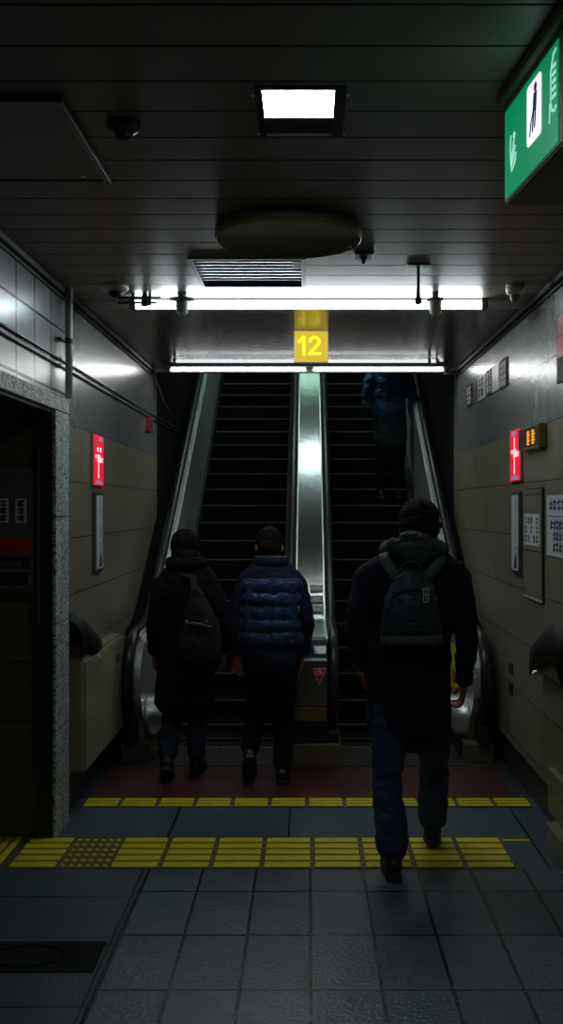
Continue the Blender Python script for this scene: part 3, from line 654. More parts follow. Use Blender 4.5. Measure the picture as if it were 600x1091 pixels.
# ------------------------------------------------------------ alcove machine (facing the camera)
f = F((-1.95, 5.12, 1.6), (1, 0, 0), (0, 0, 1))
t = thing('alcove_panel', 'dark grey panel with small notices and a red band inside the left alcove', 'machine', (-1.95, 5.12, 1.28))
b = B(); fbox(b, f, -.6, .55, -.33, .30, -.025, .03, .006); obj('body', b, 'cabinet', t)
b = B(); fbox(b, f, -.6, .53, -.14, -.055, .03, .034, .002); obj('red_band', b, 'red_band', t)
b = B(); glyphs(b, f, .25, .52, -.13, -.07, 8, 1, .034, .0345, 31, .9, .2); obj('band_lettering', b, 'tri_red', t)
b = B(); fbox(b, f, -.6, .53, -.215, -.155, .03, .034); obj('display', b, 'black', t)
b = B(); glyphs(b, f, .2, .51, -.205, -.175, 14, 1, .034, .035, 32, .9, .2); obj('display_lettering', b, 'grey_pl', t)
b = B(); fbox(b, f, -.6, .52, -.30, -.235, .025, .0315); obj('slot', b, 'black', t)
b = B(); fbox(b, f, -.6, .55, -.335, -.315, .03, .05, .002); obj('ledge', b, 'steel_dark', t)
b = B(); fbox(b, f, .57, .583, -.5, .38, -.025, .05, .002); fbox(b, f, .545, .55, -.5, .38, -.025, .04, .001); obj('side_post', b, 'steel_dark', t)
for a0, a1, lab, nx in ((.30, .42, 'wider white notice plate at the left edge on the alcove panel', 3), (.455, .512, 'narrow white notice plate right of the wider one on the alcove panel', 1)):
    n = thing('notice_plate', lab, 'notice', f.p((a0+a1)/2, .02, .031))
    b = B(); fbox(b, f, a0, a1, .018, .143, .031, .035, .001); obj('plate', b, 'paper_dim', n)
    b = B(); glyphs(b, f, a0+.008, a1-.008, .025, .135, nx, 3, .035, .036, 40+nx, 1, .3); obj('lettering', b, 'ink', n)

# ------------------------------------------------------------ floor things
def tactile(x0, x1, y0, y1, label, group, kind='bar', bars=5, along='x'):
    t = thing('tactile_block', label, 'tactile paving', ((x0+x1)/2, (y0+y1)/2, 0), group)
    b = B(); g = .0025; box(b, x0+g, x1-g, y0+g, y1-g, 0, .004); obj('base', b, 'tactile_shade', t)
    b = B(); w = x1-x0; d = y1-y0
    if kind == 'bar' and along == 'x':
        for k in range(bars):
            yy = y0+d*(k+.5)/bars; box(b, x0+.012, x1-.012, yy-d/bars*.36, yy+d/bars*.36, .004, .010, .002)
    elif kind == 'bar':
        for k in range(bars):
            xx = x0+w*(k+.5)/bars; box(b, xx-w/bars*.33, xx+w/bars*.33, y0+.012, y1-.012, .004, .009, .002)
    else:
        for i in range(6):
            for j in range(6):
                lathe(b, (x0+w*(i+.5)/6, y0+d*(j+.5)/6, .004), [(.013, 0), (.011, .004), (.008, .005)], 10)
    obj('ridges' if kind == 'bar' else 'dots', b, 'yellow', t)
x = -1.42
for k in range(10):
    if k == 1: tactile(x, x+.24, 4.665, 5.095, 'yellow tactile block with raised dots in the front strip', None, 'dot')
    else: tactile(x, x+.24, 4.665, 5.095, 'yellow ridged tactile block in the front strip', 'ridged blocks of the front tactile strip')
    x += .2405
b = B(); box(b, .99, 1.13, 5.05, 5.075, 0, .006, .002); tag(obj('yellow_strip', b, 'yellow'), 'short thin yellow strip right of the front tactile strip', 'floor strip')
for k in range(2):
    tactile(-1.44-.3*(k+1)-.01, -1.45-.3*k, 4.665-.03, 5.11, 'yellow tactile block turned towards the left alcove', 'tactile blocks leading into the alcove', along='y', bars=6)
x = -1.285
for k in range(12):
    tactile(x, x+.213, 5.62, 5.785, 'yellow ridged tactile block in the narrow rear strip', 'ridged blocks of the rear tactile strip', bars=3); x += .2135
t = thing('drain_cover', 'black rectangular cast cover with an oval mark set in the left floor', 'floor cover', (-1.08, 3.76, 0))
b = B(); box(b, -1.40, -.785, 3.63, 3.885, 0, .004, .001); obj('plate', b, 'manhole', t)
b = B(); pts = [(-1.06+.14*math.cos(a*math.pi/20), 3.757+.085*math.sin(a*math.pi/20), .005) for a in range(41)]; tube(b, pts, .0035, 6, False); obj('oval_ridge', b, 'manhole', t, True)
b = B(); lathe(b, (-1.33, 3.80, .004), [(.009, 0), (.009, .002), (.001, .003)], 12); obj('lifting_stud', b, 'steel', t)

# landing plates
b = B(); box(b, -1.26, 1.20, 5.80, 6.50, -.002, .006, .002); tag(obj('landing_plate', b, 'red_plate'), 'dull red landing plate on the floor before the escalators', 'floor plate')

# ------------------------------------------------------------ escalators
PITCH = .263
def step_mesh(w):
    b = B(); n = 36
    box(b, 0, w, 0, PITCH, -.20, -.012)                       # body
    cw = w/n
    for i in range(n): box(b, i*cw, i*cw+cw*.5, .0, PITCH-.004, -.013, 0)   # cleats of the tread
    for i in range(n): box(b, i*cw, i*cw+cw*.5, -.008, 0.002, -.17, -.006)  # cleats of the riser
    box(b, 0, w, -.009, .006, -.008, .0005, 0, 1)              # nose edge
    me = bpy.data.meshes.new('step'); bmesh.ops.recalc_face_normals(b, faces=b.faces); b.to_mesh(me); b.free()
    me.materials.append(M['step']); me.materials.append(M['nose'])
    return me
def rail_path(front=True, y_end=YTOP):
    P = []; cy, cz, r = 6.86, .52, .33
    if front:
        for k in range(0, 17):
            a = math.radians(-100-170*k/16); P.append((cy+r*math.cos(a), cz+r*math.sin(a)))
    y = 6.92
    while y < 8.6: P.append((y, zrail(y))); y += .06
    P.append((10.5, zrail(10.5))); P.append((y_end, zrail(y_end)))
    return P
def rail_section(xc, w=.075, h=.034):
    pts = []
    for k in range(13):
        a = math.pi*k/12; pts.append((xc+w/2*math.cos(a), -.012+h*math.sin(a)))
    return pts + [(xc-w/2, -.03), (xc-w*.3, -.034), (xc+w*.3, -.034), (xc+w/2, -.03)]
def inner_profile(off, ybase=6.68, zlow=0.0):
    """outline of a balustrade body below the handrail, down to the floor and the slope"""
    P = []; cy, cz, r = 6.86, .52, .33-off
    for k in range(0, 13):
        a = math.radians(-110-160*k/12); P.append((cy+r*math.cos(a), cz+r*math.sin(a)))
    y = 6.92
    while y < 8.6: P.append((y, zrail(y)-off)); y += .08
    P.append((YTOP, zrail(YTOP)-off)); P.append((YTOP, zstep(YTOP)-.5)); P.append((8.2, zstep(8.2)-.4)); P.append((7.4, 0)); P.append((6.78, 0))
    return P
def skirt(bm, x0, x1):
    ys = [6.75, 7.2, 7.4, 7.5, 7.6, 7.7, 7.9, YTOP]
    profile_yz(bm, [(y, zstep(y)+.11) for y in ys] + [(y, zstep(y)-.35) for y in ys[::-1]], x0, x1)

def escalator(label, x0, x1, outer, side):
    """x0..x1 the steps; outer = the handrail centre next to the wall; side -1 left, 1 right"""
    t = thing('escalator', label, 'escalator', ((x0+x1)/2, 6.9, 0))
    me = step_mesh(x1-x0); base = t.location
    for n in range(30):
        y = 7.034+PITCH*n; o = bpy.data.objects.new('step', me); C.objects.link(o); o.parent = t
        o.location = Vector((x0, y, zstep(y+.05)+.002)) - base
    b = B(); box(b, x0-.03, x1+.03, 6.50, 6.98, 0, .010); obj('comb_plate', b, 'comb', t)
    b = B()
    for i in range(36): cw = (x1-x0)/36; box(b, x0+cw*(i+.55), x0+cw*(i+.95), 6.97, 7.05, .004, .012)
    obj('comb_teeth', b, 'comb', t)
    # yellow marks beside the comb
    b = B(); box(b, x0+.002, x1-.002, 7.01, 7.03, -.003, .0035); obj('yellow_line', b, 'yellow', t)
    s = side
    inn = outer - s*.078                       # inner face of outer balustrade
    b = B(); profile_yz(b, inner_profile(.045), min(outer+s*.035, inn), max(outer+s*.035, inn)); obj('outer_balustrade', b, 'steel_side', t)
    b = B(); skirt(b, min(inn, x0-.001) if s < 0 else x1+.001, x0-.001 if s < 0 else max(inn, x1+.001)); obj('outer_skirt', b, 'black', t)
    b = B(); sweep(b, rail_path(), rail_section(outer+s*.002)); obj('handrail', b, 'rubber', t, True)
    # bright guides beside the handrail
    g = outer - s*.046
    b = B(); pth = [(yy, zz-.0) for yy, zz in rail_path() ][14:]
    sweep(b, pth, [(g-.006, -.03), (g+.006, -.03), (g+.006, -.002), (g-.006, -.002)]); obj('guide_rail', b, 'steel_bright', t)
    g2 = outer - s*.064
    b = B(); sweep(b, pth, [(g2-.007, -.05), (g2+.007, -.05), (g2+.007, -.028), (g2-.007, -.028)]); obj('panel_trim', b, 'steel_bright', t)
    # black outer deck between handrail and wall
    wx = XL+.004 if s < 0 else XR-.004
    a0, a1 = sorted((wx, outer+s*.038))
    b = B(); prof = [(yy, zz-.035) for yy, zz in rail_path() if yy > 6.95]
    prof = prof[3:] if len(prof) > 3 else prof
    low = [(YTOP, zstep(YTOP)-.4), (8.2, -.02), (prof[0][0], -.0)]
    profile_yz(b, prof+low, a0, a1); obj('outer_deck', b, 'deck_black', t)
    # pedestal under the newel
    a0, a1 = sorted((outer+s*.06, inn-s*.05))
    b = B(); box(b, a0, a1, 6.62, 6.95, 0, .12, .006); obj('newel_base', b, 'beige_base', t)
    b = B(); c0, c1 = sorted((outer-s*.035, outer+s*.035)); box(b, c0, c1, 6.60, 6.8, .10, .24, .01); obj('handrail_inlet', b, 'black', t)
    # curved steel guard on the inner side of the newel
    b = B(); nz, nx = 12, 8; front, back = [], []
    for a in range(nz+1):
        z = .12+.27*a/nz; wd = .05+.10*math.sin(min(1, a/nz*1.5)*math.pi/2); rf, rb = [], []
        for c in range(nx+1):
            q = c/nx; x = inn - s*wd*q
            rf.append(b.verts.new((x, 6.70+.11*((z-.26)/.14)**2+.10*q*q, z))); rb.append(b.verts.new((x, 6.98, z)))
        front.append(rf); back.append(rb)
    for a in range(nz):
        for c in range(nx):
            b.faces.new((front[a][c], front[a][c+1], front[a+1][c+1], front[a+1][c])); b.faces.new((back[a][c], back[a+1][c], back[a+1][c+1], back[a][c+1]))
        b.faces.new((front[a][0], front[a+1][0], back[a+1][0], back[a][0])); b.faces.new((front[a][nx], back[a][nx], back[a+1][nx], front[a+1][nx]))
    for c in range(nx):
        b.faces.new((front[0][c], back[0][c], back[0][c+1], front[0][c+1])); b.faces.new((front[nz][c], front[nz][c+1], back[nz][c+1], back[nz][c]))
    obj('newel_guard', b, 'steel_side', t, True)
    return t, inn
eL, innL = escalator('left escalator going up beside the left wall', -1.075, -.215, -1.185, -1)
eR, innR = escalator('right escalator going up beside the right wall', .225, 1.03, 1.175, 1)
# inner handrails belong to the escalators, the middle deck is a unit of its own
for e, xc, g in ((eL, -.133, -.09), (eR, .172, .128)):
    b = B(); sweep(b, rail_path(), rail_section(xc, .066)); obj('inner_handrail', b, 'rubber', e, True)
    s = 1 if xc > 0 else -1
    b = B(); a0, a1 = sorted((xc-.026, xc+.026)); profile_yz(b, inner_profile(.05), a0, a1); obj('inner_balustrade', b, 'steel_dark', e)
    b = B(); xs = sorted((xc+s*.027, -.2155 if s < 0 else .2255)); skirt(b, *xs); obj('inner_skirt', b, 'black', e)
    b = B(); c0, c1 = xc-.034, xc+.034; box(b, c0, c1, 6.53, 6.75, .10, .22, .01); obj('inner_handrail_inlet', b, 'black', e)
t = thing('middle_deck', 'shiny steel deck between the two escalators with its front housing', 'escalator housing', (.02, 6.9, 0))
dx0, dx1 = -.083, .121
path = [(6.50, .74), (6.515, .79), (6.56, .82), (6.62, .832)] + [(y, zrail(y)-.018) for y in [6.7+.08*k for k in range(24)]] + [(YTOP, zrail(YTOP)-.018)]
b = B(); profile_yz(b, path + [(YTOP, zrail(YTOP)-.3), (7.6, .4), (6.50, .4)], dx0, dx1); obj('deck', b, 'steel', t)
for x in (-.0885, .1265):
    b = B(); sweep(b, path[2:], [(x-.0055, -.02), (x+.0055, -.02), (x+.0055, .012), (x-.0055, .012)]); obj('deck_edge', b, 'steel_bright', t)
b = B(); box(b, dx0-.008, dx1+.008, 6.47, 6.9, .40, .70, .008); obj('front_panel', b, 'steel_dark', t)
b = B(); box(b, dx0-.006, dx1+.006, 6.462, 6.5, .694, .706, .003); obj('top_trim', b, 'steel_bright', t)
b = B(); box(b, dx0-.008, dx1+.008, 6.474, 6.9, .30, .398, .01); obj('reflection_band', b, 'steel_reflection', t)  # warm band paints a yellowish reflection on the brushed housing
b = B(); box(b, dx0-.006, dx1+.006, 6.50, 6.9, .15, .30, .01); obj('lower_recess', b, 'black', t)
b = B(); box(b, -.18, .215, 6.49, 6.95, 0, .15, .006); obj('base', b, 'beige_base', t)
f = F((.075, 6.468, .605), (1, 0, 0), (0, 0, 1))
st = thing('triangle_sticker', 'red triangle sticker with white border and mark on the steel front panel', 'sticker', f.p(0, -.06, 0))
b = B(); fprism(b, f, [(-.045, .045), (.045, .045), (0, -.062)], 0, .0015); obj('border', b, 'white_st', st)
b = B(); fprism(b, f, [(-.038, .0405), (.038, .0405), (0, -.053)], .0015, .0025); obj('red_field', b, 'tri_red', st)
b = B(); fstroke(b, f, [(-.018, .03), (-.012, .01), (0, .004), (.012, .014), (.014, .024), (.004, .03), (-.002, .022)], .005, .0025, .0035); obj('mark', b, 'white_st', st)
# three caption plates and the end of the deck
for yy, txt, lab in ((7.72, 'NPU', 'dark plate reading NPU on the sloping steel deck, topmost of three'), (7.60, 'CI', 'dark plate reading CI on the sloping steel deck, middle of three'), (7.485, 'SC', 'dark plate reading SC on the sloping steel deck, lowest of three')):
    z = zrail(yy)-.018; dz = (zrail(yy+.01)-zrail(yy-.01))/.02; n = math.hypot(1, dz)
    f = F((.066, yy, z), (1, 0, 0), (0, 1/n, dz/n))
    q = thing('caption_plate', lab, 'plate', f.p(0, -.04, 0))
    b = B(); fbox(b, f, -.048, .05, -.047, .047, 0, .006, .002); obj('plate', b, 'dark_pl', q)
    b = B(); fbox(b, f, -.04, .042, -.034, .038, .006, .0075, .0005); obj('inset', b, 'grey_pl', q)
    obj('lettering', text_mesh(txt, .052, f, 0, 0, .009, .0008), 'white_pl', q)
# yellow and red warning sticker on the inner face of the right newel
f = F((innR-.001, 7.45, .50), (0, -1, 0), (0, 0, 1))
st = thing('warning_sticker', 'yellow sticker with a red spot on the inner side of the right balustrade', 'sticker', f.p(0, -.16, 0))
b = B(); fbox(b, f, -.2, .2, -.16, .16, 0, .0015); obj('sheet', b, 'sticker_yellow', st)
b = B(); fprism(b, f, [(-.2+.17*math.cos(k*math.pi/8)*.5+.2, -.07+.055*math.sin(k*math.pi/8)) for k in range(16)], .0015, .0025); obj('red_spot', b, 'orange_red', st)

# ------------------------------------------------------------ people
def W_(px, py, Y): return Vector(((px-328)/1060*Y, Y, 1.7+(540-py)/1060*Y))
def limb(bm, pts, rad, seg=16):
    """closed tapered limb with rounded ends; radii (depth, width) or one number"""
    P = [Vector(p) for p in pts]; R = [r if isinstance(r, tuple) else (r, r) for r in rad]
    d0 = (P[0]-P[1]).normalized(); d1 = (P[-1]-P[-2]).normalized(); m0 = min(R[0]); m1 = min(R[-1])
    # smooth the polyline a little
    Q, RR = [], []
    for i in range(len(P)-1):
        p_1 = P[max(i-1, 0)]; p2 = P[min(i+2, len(P)-1)]
        for k in range(4):
            t = k/4; a, b2 = P[i], P[i+1]
            q = 0.5*((2*a)+(b2-p_1)*t+(2*p_1-5*a+4*b2-p2)*t*t+(3*a-p_1-3*b2+p2)*t**3)
            Q.append(q); RR.append(tuple(R[i][j]*(1-t)+R[i+1][j]*t for j in (0, 1)))
    Q.append(P[-1]); RR.append(R[-1])
    pre = [(P[0]+d0*m0*.75, tuple(x*.45 for x in R[0])), (P[0]+d0*m0*.4, tuple(x*.82 for x in R[0]))]
    post = [(P[-1]+d1*m1*.4, tuple(x*.82 for x in R[-1])), (P[-1]+d1*m1*.75, tuple(x*.45 for x in R[-1]))]
    allp = pre + list(zip(Q, RR)) + post
    return tube(bm, [a for a, _ in allp], [r for _, r in allp], seg)
def ellip(bm, c, r, R=None, seg=20):
    mt = Matrix.Translation(Vector(c)) @ ((R or Matrix.Identity(3)).to_4x4()) @ Matrix.Diagonal((*r, 1))
    bmesh.ops.create_uvsphere(bm, u_segments=seg, v_segments=seg//2+2, radius=1, matrix=mt)
def fuse(bm, voxel, smooth=4, wr=0.0, freq=10, flat=(1, 1, 1), fn=None):
    """merge overlapping closed shapes into one continuous surface"""
    me = bpy.data.meshes.new('tmp'); bmesh.ops.recalc_face_normals(bm, faces=bm.faces); bm.to_mesh(me); bm.free()
    o = bpy.data.objects.new('tmp', me); C.objects.link(o)
    m = o.modifiers.new('r', 'REMESH'); m.mode = 'VOXEL'; m.voxel_size = voxel; m.adaptivity = 0
    if smooth: s = o.modifiers.new('s', 'SMOOTH'); s.iterations = smooth; s.factor = 0.5
    dg = bpy.context.evaluated_depsgraph_get(); out = bpy.data.meshes.new_from_object(o.evaluated_get(dg))
    bpy.data.objects.remove(o); bpy.data.meshes.remove(me)
    if wr or fn:
        nr = [v.normal.copy() for v in out.vertices]
        for v, n in zip(out.vertices, nr):
            d = 0
            if wr:
                q = Vector((v.co.x*flat[0], v.co.y*flat[1], v.co.z*flat[2]))*freq
                d += wr*(noise.noise(q) + .5*(1-abs(noise.noise(q*2.1+Vector((5, 3, 1))))*2))
            if fn: d += fn(v.co)
            v.co += n*d
    return out
def hand(bm, w, d, th, cv, s=1.0, curl=(18, 38, 40)):
    d = Vector(d).normalized(); cv = Vector(cv); cv = (cv-d*cv.dot(d)).normalized(); th = Vector(th); th = (th-d*th.dot(d)-cv*th.dot(cv)).normalized()
    w = Vector(w); rings = []
    for q, a, t in ((-.02, .024, .018), (0, .027, .018), (.03, .036, .016), (.06, .040, .0145), (.085, .039, .0125), (.092, .034, .009)):
        c = w + d*q*s
        rings.append([bm.verts.new(c + th*a*s*math.cos(2*math.pi*k/14) + cv*t*s*math.sin(2*math.pi*k/14)) for k in range(14)])
    for a, b2 in zip(rings, rings[1:]):
        for k in range(14): bm.faces.new((a[k], a[(k+1) % 14], b2[(k+1) % 14], b2[k]))
    bm.faces.new(rings[0][::-1]); bm.faces.new(rings[-1])
    for i, (ln, off) in enumerate(((.070, .031), (.078, .0105), (.072, -.0105), (.057, -.031))):
        p = w + d*(.078-.004*abs(i-1))*s + th*off*s; pts = [p]; a = 0
        for k, f_ in enumerate((.44, .31, .25)):
            a += math.radians(curl[k]*(1+.08*i)); p = p + (d*math.cos(a)+cv*math.sin(a)+th*(.05-.04*i))*ln*f_*s*1.1; pts.append(p)
        limb(bm, pts, [.0088*s, .0085*s, .0076*s, .0064*s], 10)
    p = w + d*.022*s + th*.026*s + cv*.004
    p1 = p+(d*.62+th*.62+cv*.25)*.042*s; p2 = p1+(d*.85+th*.2+cv*.45)*.03*s; p3 = p2+(d*.9-th*.05+cv*.4)*.024*s
    limb(bm, [p, p1, p2, p3], [.013*s, .0105*s, .0098*s, .0078*s], 10)
def head_shapes(bm, c, yaw=0, pitch=0, s=1.0):
    R = Matrix.Rotation(yaw, 3, 'Z') @ Matrix.Rotation(-pitch, 3, 'X'); c = Vector(c); V = lambda x, y, z: c + R @ Vector((x*s, y*s, z*s))
    ellip(bm, V(0, -.012, .025), (.077*s, .096*s, .092*s), R); ellip(bm, V(0, .025, -.035), (.06*s, .066*s, .078*s), R); ellip(bm, V(0, .045, -.075), (.035*s, .04*s, .032*s), R)
    limb(bm, [V(0, .088, .015), V(0, .105, -.018), V(0, .098, -.028)], [.009*s, .013*s, .013*s], 10)
    limb(bm, [V(-.022, .088, -.055), V(0, .095, -.053), V(.022, .088, -.055)], [.006*s, .008*s, .006*s], 8)
    limb(bm, [V(-.045, .076, .028), V(0, .09, .03), V(.045, .076, .028)], [.010*s, .010*s, .010*s], 8)
    for sx in (-1, 1):
        ellip(bm, V(sx*.081, -.004, -.008), (.011*s, .021*s, .032*s), R @ Matrix.Rotation(sx*.35, 3, 'Z'), 12)
    return V, R
def foot_pts(ank, fwd, pitch=0):
    """heel, ball and toe below an ankle; pitch lifts the heel"""
    f_ = Vector((fwd[0], fwd[1], 0)).normalized(); dn = Vector((0, 0, -1)); a = math.radians(pitch)
    F_ = f_*math.cos(a)+dn*math.sin(a); D = dn*math.cos(a)-f_*math.sin(a)
    A = Vector(ank)
    return A, A+D*.05-F_*.035, A+D*.055+F_*.06, A+D*.062+F_*.15, F_, D
def person(label, group, base, J, P):
    t = thing('person', label, 'person', base, group)
    k = P.get('k', 1.0)
    # body: one continuous figure
    b = B()
    nb, hd = J['neck'], J['head']
    pel = (J['hipL']+J['hipR'])/2; sh = (J['shL']+J['shR'])/2
    limb(b, [pel+Vector((0, 0, -.03)), pel*.65+sh*.35, pel*.3+sh*.7, sh+Vector((0, 0, -.03)), nb], [(.10*k, .155*k), (.09*k, .13*k), (.10*k, .155*k), (.085*k, .15*k), (.06*k, .07*k)])
    limb(b, [nb+Vector((0, 0, -.03)), (nb+hd)/2, hd+Vector((0, -.01, -.02))], [.062*k, .055*k, .052*k])
    V, R = head_shapes(b, hd, P.get('yaw', 0), P.get('pitch', 0), P.get('hs', 1.0))
    for s_ in 'LR':
        limb(b, [J['sh'+s_], J['el'+s_], J['wr'+s_]], [.046*k, .038*k, .025*k])
        d = (J['wr'+s_]-J['el'+s_]).normalized()
        sx = 1 if s_ == 'R' else -1
        hand(b, J['wr'+s_]+d*.015, d+Vector((0, .15, 0)), Vector((0, 1, 0)) if s_ not in P.get('palmback', '') else Vector((-sx, .3, 0)), Vector((-sx, .15, 0)) if s_ not in P.get('palmback', '') else Vector((0, -1, 0)), k*P.get('hands', 1), P.get('curl', (18, 38, 40)))
        limb(b, [J['hip'+s_], J['kn'+s_], J['an'+s_]], [.078*k, .052*k, .036*k])
        A, h, bl, toe, F_, D = foot_pts(J['an'+s_], P['fwd'+s_], P.get('pf'+s_, 0))
        limb(b, [h, bl, toe], [.026, (.022, .034), (.016, .034)]); limb(b, [A, (h+bl)/2], [.034, .03])
    me = fuse(b, .0055, 2); body = obj('body', me, 'skin', t, True)
    for sx in (-1, 1):
        b = B(); ellip(b, V(sx*.031, .078, .006), (.0125,)*3, R, 12); obj('eye', b, 'white_st', t, True)
        b = B(); ellip(b, V(sx*.031, .0885, .006), (.0055, .003, .0055), R, 10); obj('iris', b, 'black', t, True)
    # shoes
    for s_ in 'LR':
        A, h, bl, toe, F_, D = foot_pts(J['an'+s_], P['fwd'+s_], P.get('pf'+s_, 0))
        b = B(); limb(b, [h+D*-.004, bl, toe], [(.036, .038), (.034, .046), (.022, .043)]); limb(b, [A+D*.0, h*.5+bl*.5], [.046, .04])
        sh_ = obj('shoe', fuse(b, .006, 2), 'shoe', t, True)
        b = B(); lat = F_.cross(D).normalized()
        out = []
        for q, wdt in ((-.075, .018), (-.06, .032), (0, .036), (.07, .045), (.13, .044), (.165, .028), (.178, .01)): out.append((q, wdt))
        c0 = A+D*.078
        pts = [c0+F_*q+lat*w_ for q, w_ in out]+[c0+F_*q-lat*w_ for q, w_ in out[::-1]]
        lo = [b.verts.new(p+D*.022) for p in pts]; hi = [b.verts.new(p-D*.004) for p in pts]; n = len(pts)
        b.faces.new(lo); b.faces.new(hi[::-1])
        for q in range(n): b.faces.new((lo[q], lo[(q+1) % n], hi[(q+1) % n], hi[q]))
        obj('sole', b, 'sole', sh_)
    # trousers
    b = B()
    limb(b, [(pel+sh)/2*.5+pel*.5, pel+Vector((0, 0, -.04))], [(.115*k, .16*k), (.125*k, .175*k)])
    for s_ in 'LR':
        kn = J['kn'+s_]; an = J['an'+s_]; hp = J['hip'+s_]; e = P.get('legr', (1, 1))
        limb(b, [hp, hp*.45+kn*.55, kn, kn*.45+an*.55, an+(kn-an).normalized()*.02], [.098*k*e[0], .084*k*e[0], .070*k*e[0], .066*k*e[1], .062*k*e[1]])
    obj('trousers', fuse(b, .009, 3, P.get('trw', .007), 9, (1, 1, 2.2)), P['trousers'], t, True)
    # jacket
    b = B(); T = P['torso']      # [(point, depth, width)]
    limb(b, [x[0] for x in T], [(x[1], x[2]) for x in T], 24)
    nk = T[-1][0]; limb(b, [J['shL'], J['shL']*.5+nk*.5+Vector((0, 0, .012)), nk+Vector((0, 0, .01)), J['shR']*.5+nk*.5+Vector((0, 0, .012)), J['shR']], [.066, (.078, .072), (.08, .07), (.078, .072), .066])
    for s_ in 'LR':
        d = (J['wr'+s_]-J['el'+s_]).normalized(); e = P.get('armr', 1)
        limb(b, [J['sh'+s_]*.8+sh*.2, J['sh'+s_], J['el'+s_], J['wr'+s_]-d*.02], [.07*e, .074*e, .058*e, .045*e])
    jk = obj(P.get('jname', 'jacket'), fuse(b, .009, 4, P.get('jw', .008), 7, (1, 1, 2.0)), P['jacket'], t, True)
    return t, V, R, jk
def hair_cap(V, R, s=1.0, long=0.0):
    b = B(); ellip(b, V(0, -.022, .035), (.088*s, .102*s, .094*s), R); ellip(b, V(0, -.055, -.02-long*.5), (.076*s, .062*s, (.075+long*.5)*s), R)
    ellip(b, V(0, .03, .075), (.066*s, .06*s, .045*s), R)
    return fuse(b, .006, 2, .004, 40, (1, 1, .3))
def strap(bm, pts, w, th):
    """flat webbing along points lying on a back: width across x, thickness along y"""
    tube(bm, pts, [(th, w)]*len(pts), 8)
def ribbon(bm, pts, side, w, th):
    P = [Vector(p) for p in pts]; side = Vector(side).normalized(); rings = []
    for i, p in enumerate(P):
        tt = (P[min(i+1, len(P)-1)]-P[max(i-1, 0)]).normalized(); s_ = (side-tt*side.dot(tt)).normalized(); n = tt.cross(s_)
        rings.append([bm.verts.new(p+s_*a*w/2+n*c*th/2) for a, c in ((-1, -1), (1, -1), (1, 1), (-1, 1))])
    for a, b2 in zip(rings, rings[1:]):
        for k in range(4): bm.faces.new((a[k], a[(k+1) % 4], b2[(k+1) % 4], b2[k]))
    bm.faces.new(rings[0][::-1]); bm.faces.new(rings[-1])

# --- front man with the backpack
Yc = 4.8
J = dict(neck=W_(440, 592, Yc), head=W_(447, 562, 4.85), shL=W_(391, 616, 4.78), shR=W_(487, 614, 4.82), elL=W_(380, 672, 4.72), elR=W_(497, 678, 4.78),
         wrL=W_(386, 712, 4.82), wrR=W_(494, 728, 4.86), hipL=W_(417, 752, 4.78), hipR=W_(460, 752, 4.82), knL=W_(412, 832, 4.72), anL=Vector((W_(419, 0, 4.57).x, 4.57, .110)), knR=W_(462, 818, 4.97), anR=W_(461, 876, 4.98))
P = dict(fwdL=(-.05, 1), fwdR=(.1, 1), pfR=6, pfL=0, trousers='jeans', jacket='jacket_navy', legr=(1.0, 1.12), pitch=.22, armr=.9, hs=1.07, trw=.009,
         torso=[(W_(435, 772, Yc), .155, .205), (W_(436, 730, Yc), .13, .2), (W_(437, 680, Yc), .125, .195), (W_(439, 640, Yc), .13, .205), (W_(440, 612, Yc), .115, .195), (W_(441, 597, Yc+.01), .085, .12)])
t, V, R, jk = person('person in a dark hooded jacket and blue jeans walking away, small backpack on their back', None, (.46, 4.8, 0), J, P)
b = B(); ellip(b, V(0, -.01, .04), (.099, .112, .10), R); ellip(b, V(0, -.05, .0), (.088, .082, .07), R)
obj('knit_cap', fuse(b, .006, 2, .003, 30), 'coat_black', t, True)
b = B(); ring = [V(.098*math.cos(a*math.pi/12), -.014+.11*math.sin(a*math.pi/12), .022-.03*(.5-.5*math.sin(a*math.pi/12))) for a in range(25)]
limb(b, ring[:13], [(.016, .006)]*13, 10); limb(b, ring[12:], [(.016, .006)]*13, 10); obj('cap_band', fuse(b, .0055, 1), 'coat_black', t, True)
b = B(); ellip(b, V(0, -.072, -.05), (.075, .036, .045), R); obj('hair', fuse(b, .006, 1, .003, 40), 'hair', t, True)
b = B(); nb = W_(441, 588, 4.80)
ring = [nb+Vector((.125*math.cos(a*math.pi/10), .105*math.sin(a*math.pi/10), .02+.012*math.sin(a*math.pi/10))) for a in range(21)]
limb(b, ring[:11], [.034]*11, 10); limb(b, ring[10:], [(.042, .040)]*11, 10)
limb(b, [nb+Vector((-.11, -.085, .035)), nb+Vector((0, -.135, -.0)), nb+Vector((.11, -.085, .03))], [.036, .052, .036]); limb(b, [nb+Vector((-.06, -.10, .07)), nb+Vector((.02, -.115, .062)), nb+Vector((.08, -.09, .05))], [.024, .032, .022])
obj('hood', fuse(b, .007, 3, .012, 11, (1, 1, 1.8)), 'hood_cloth', t, True)
for s_ in 'LR':
    w = J['wr'+s_]; d = (w-J['el'+s_]).normalized(); b = B(); tube(b, [w-d*.05, w-d*.012], [.047, .043], 18); obj('cuff', b, 'hood_cloth', t, True)
b = B(); w = J['wrL']; d = (w-J['elL']).normalized(); tube(b, [w-d*.004, w+d*.02], .031, 16); tag(obj('watch', b, 'brass', t, True), 'brass coloured watch', None)
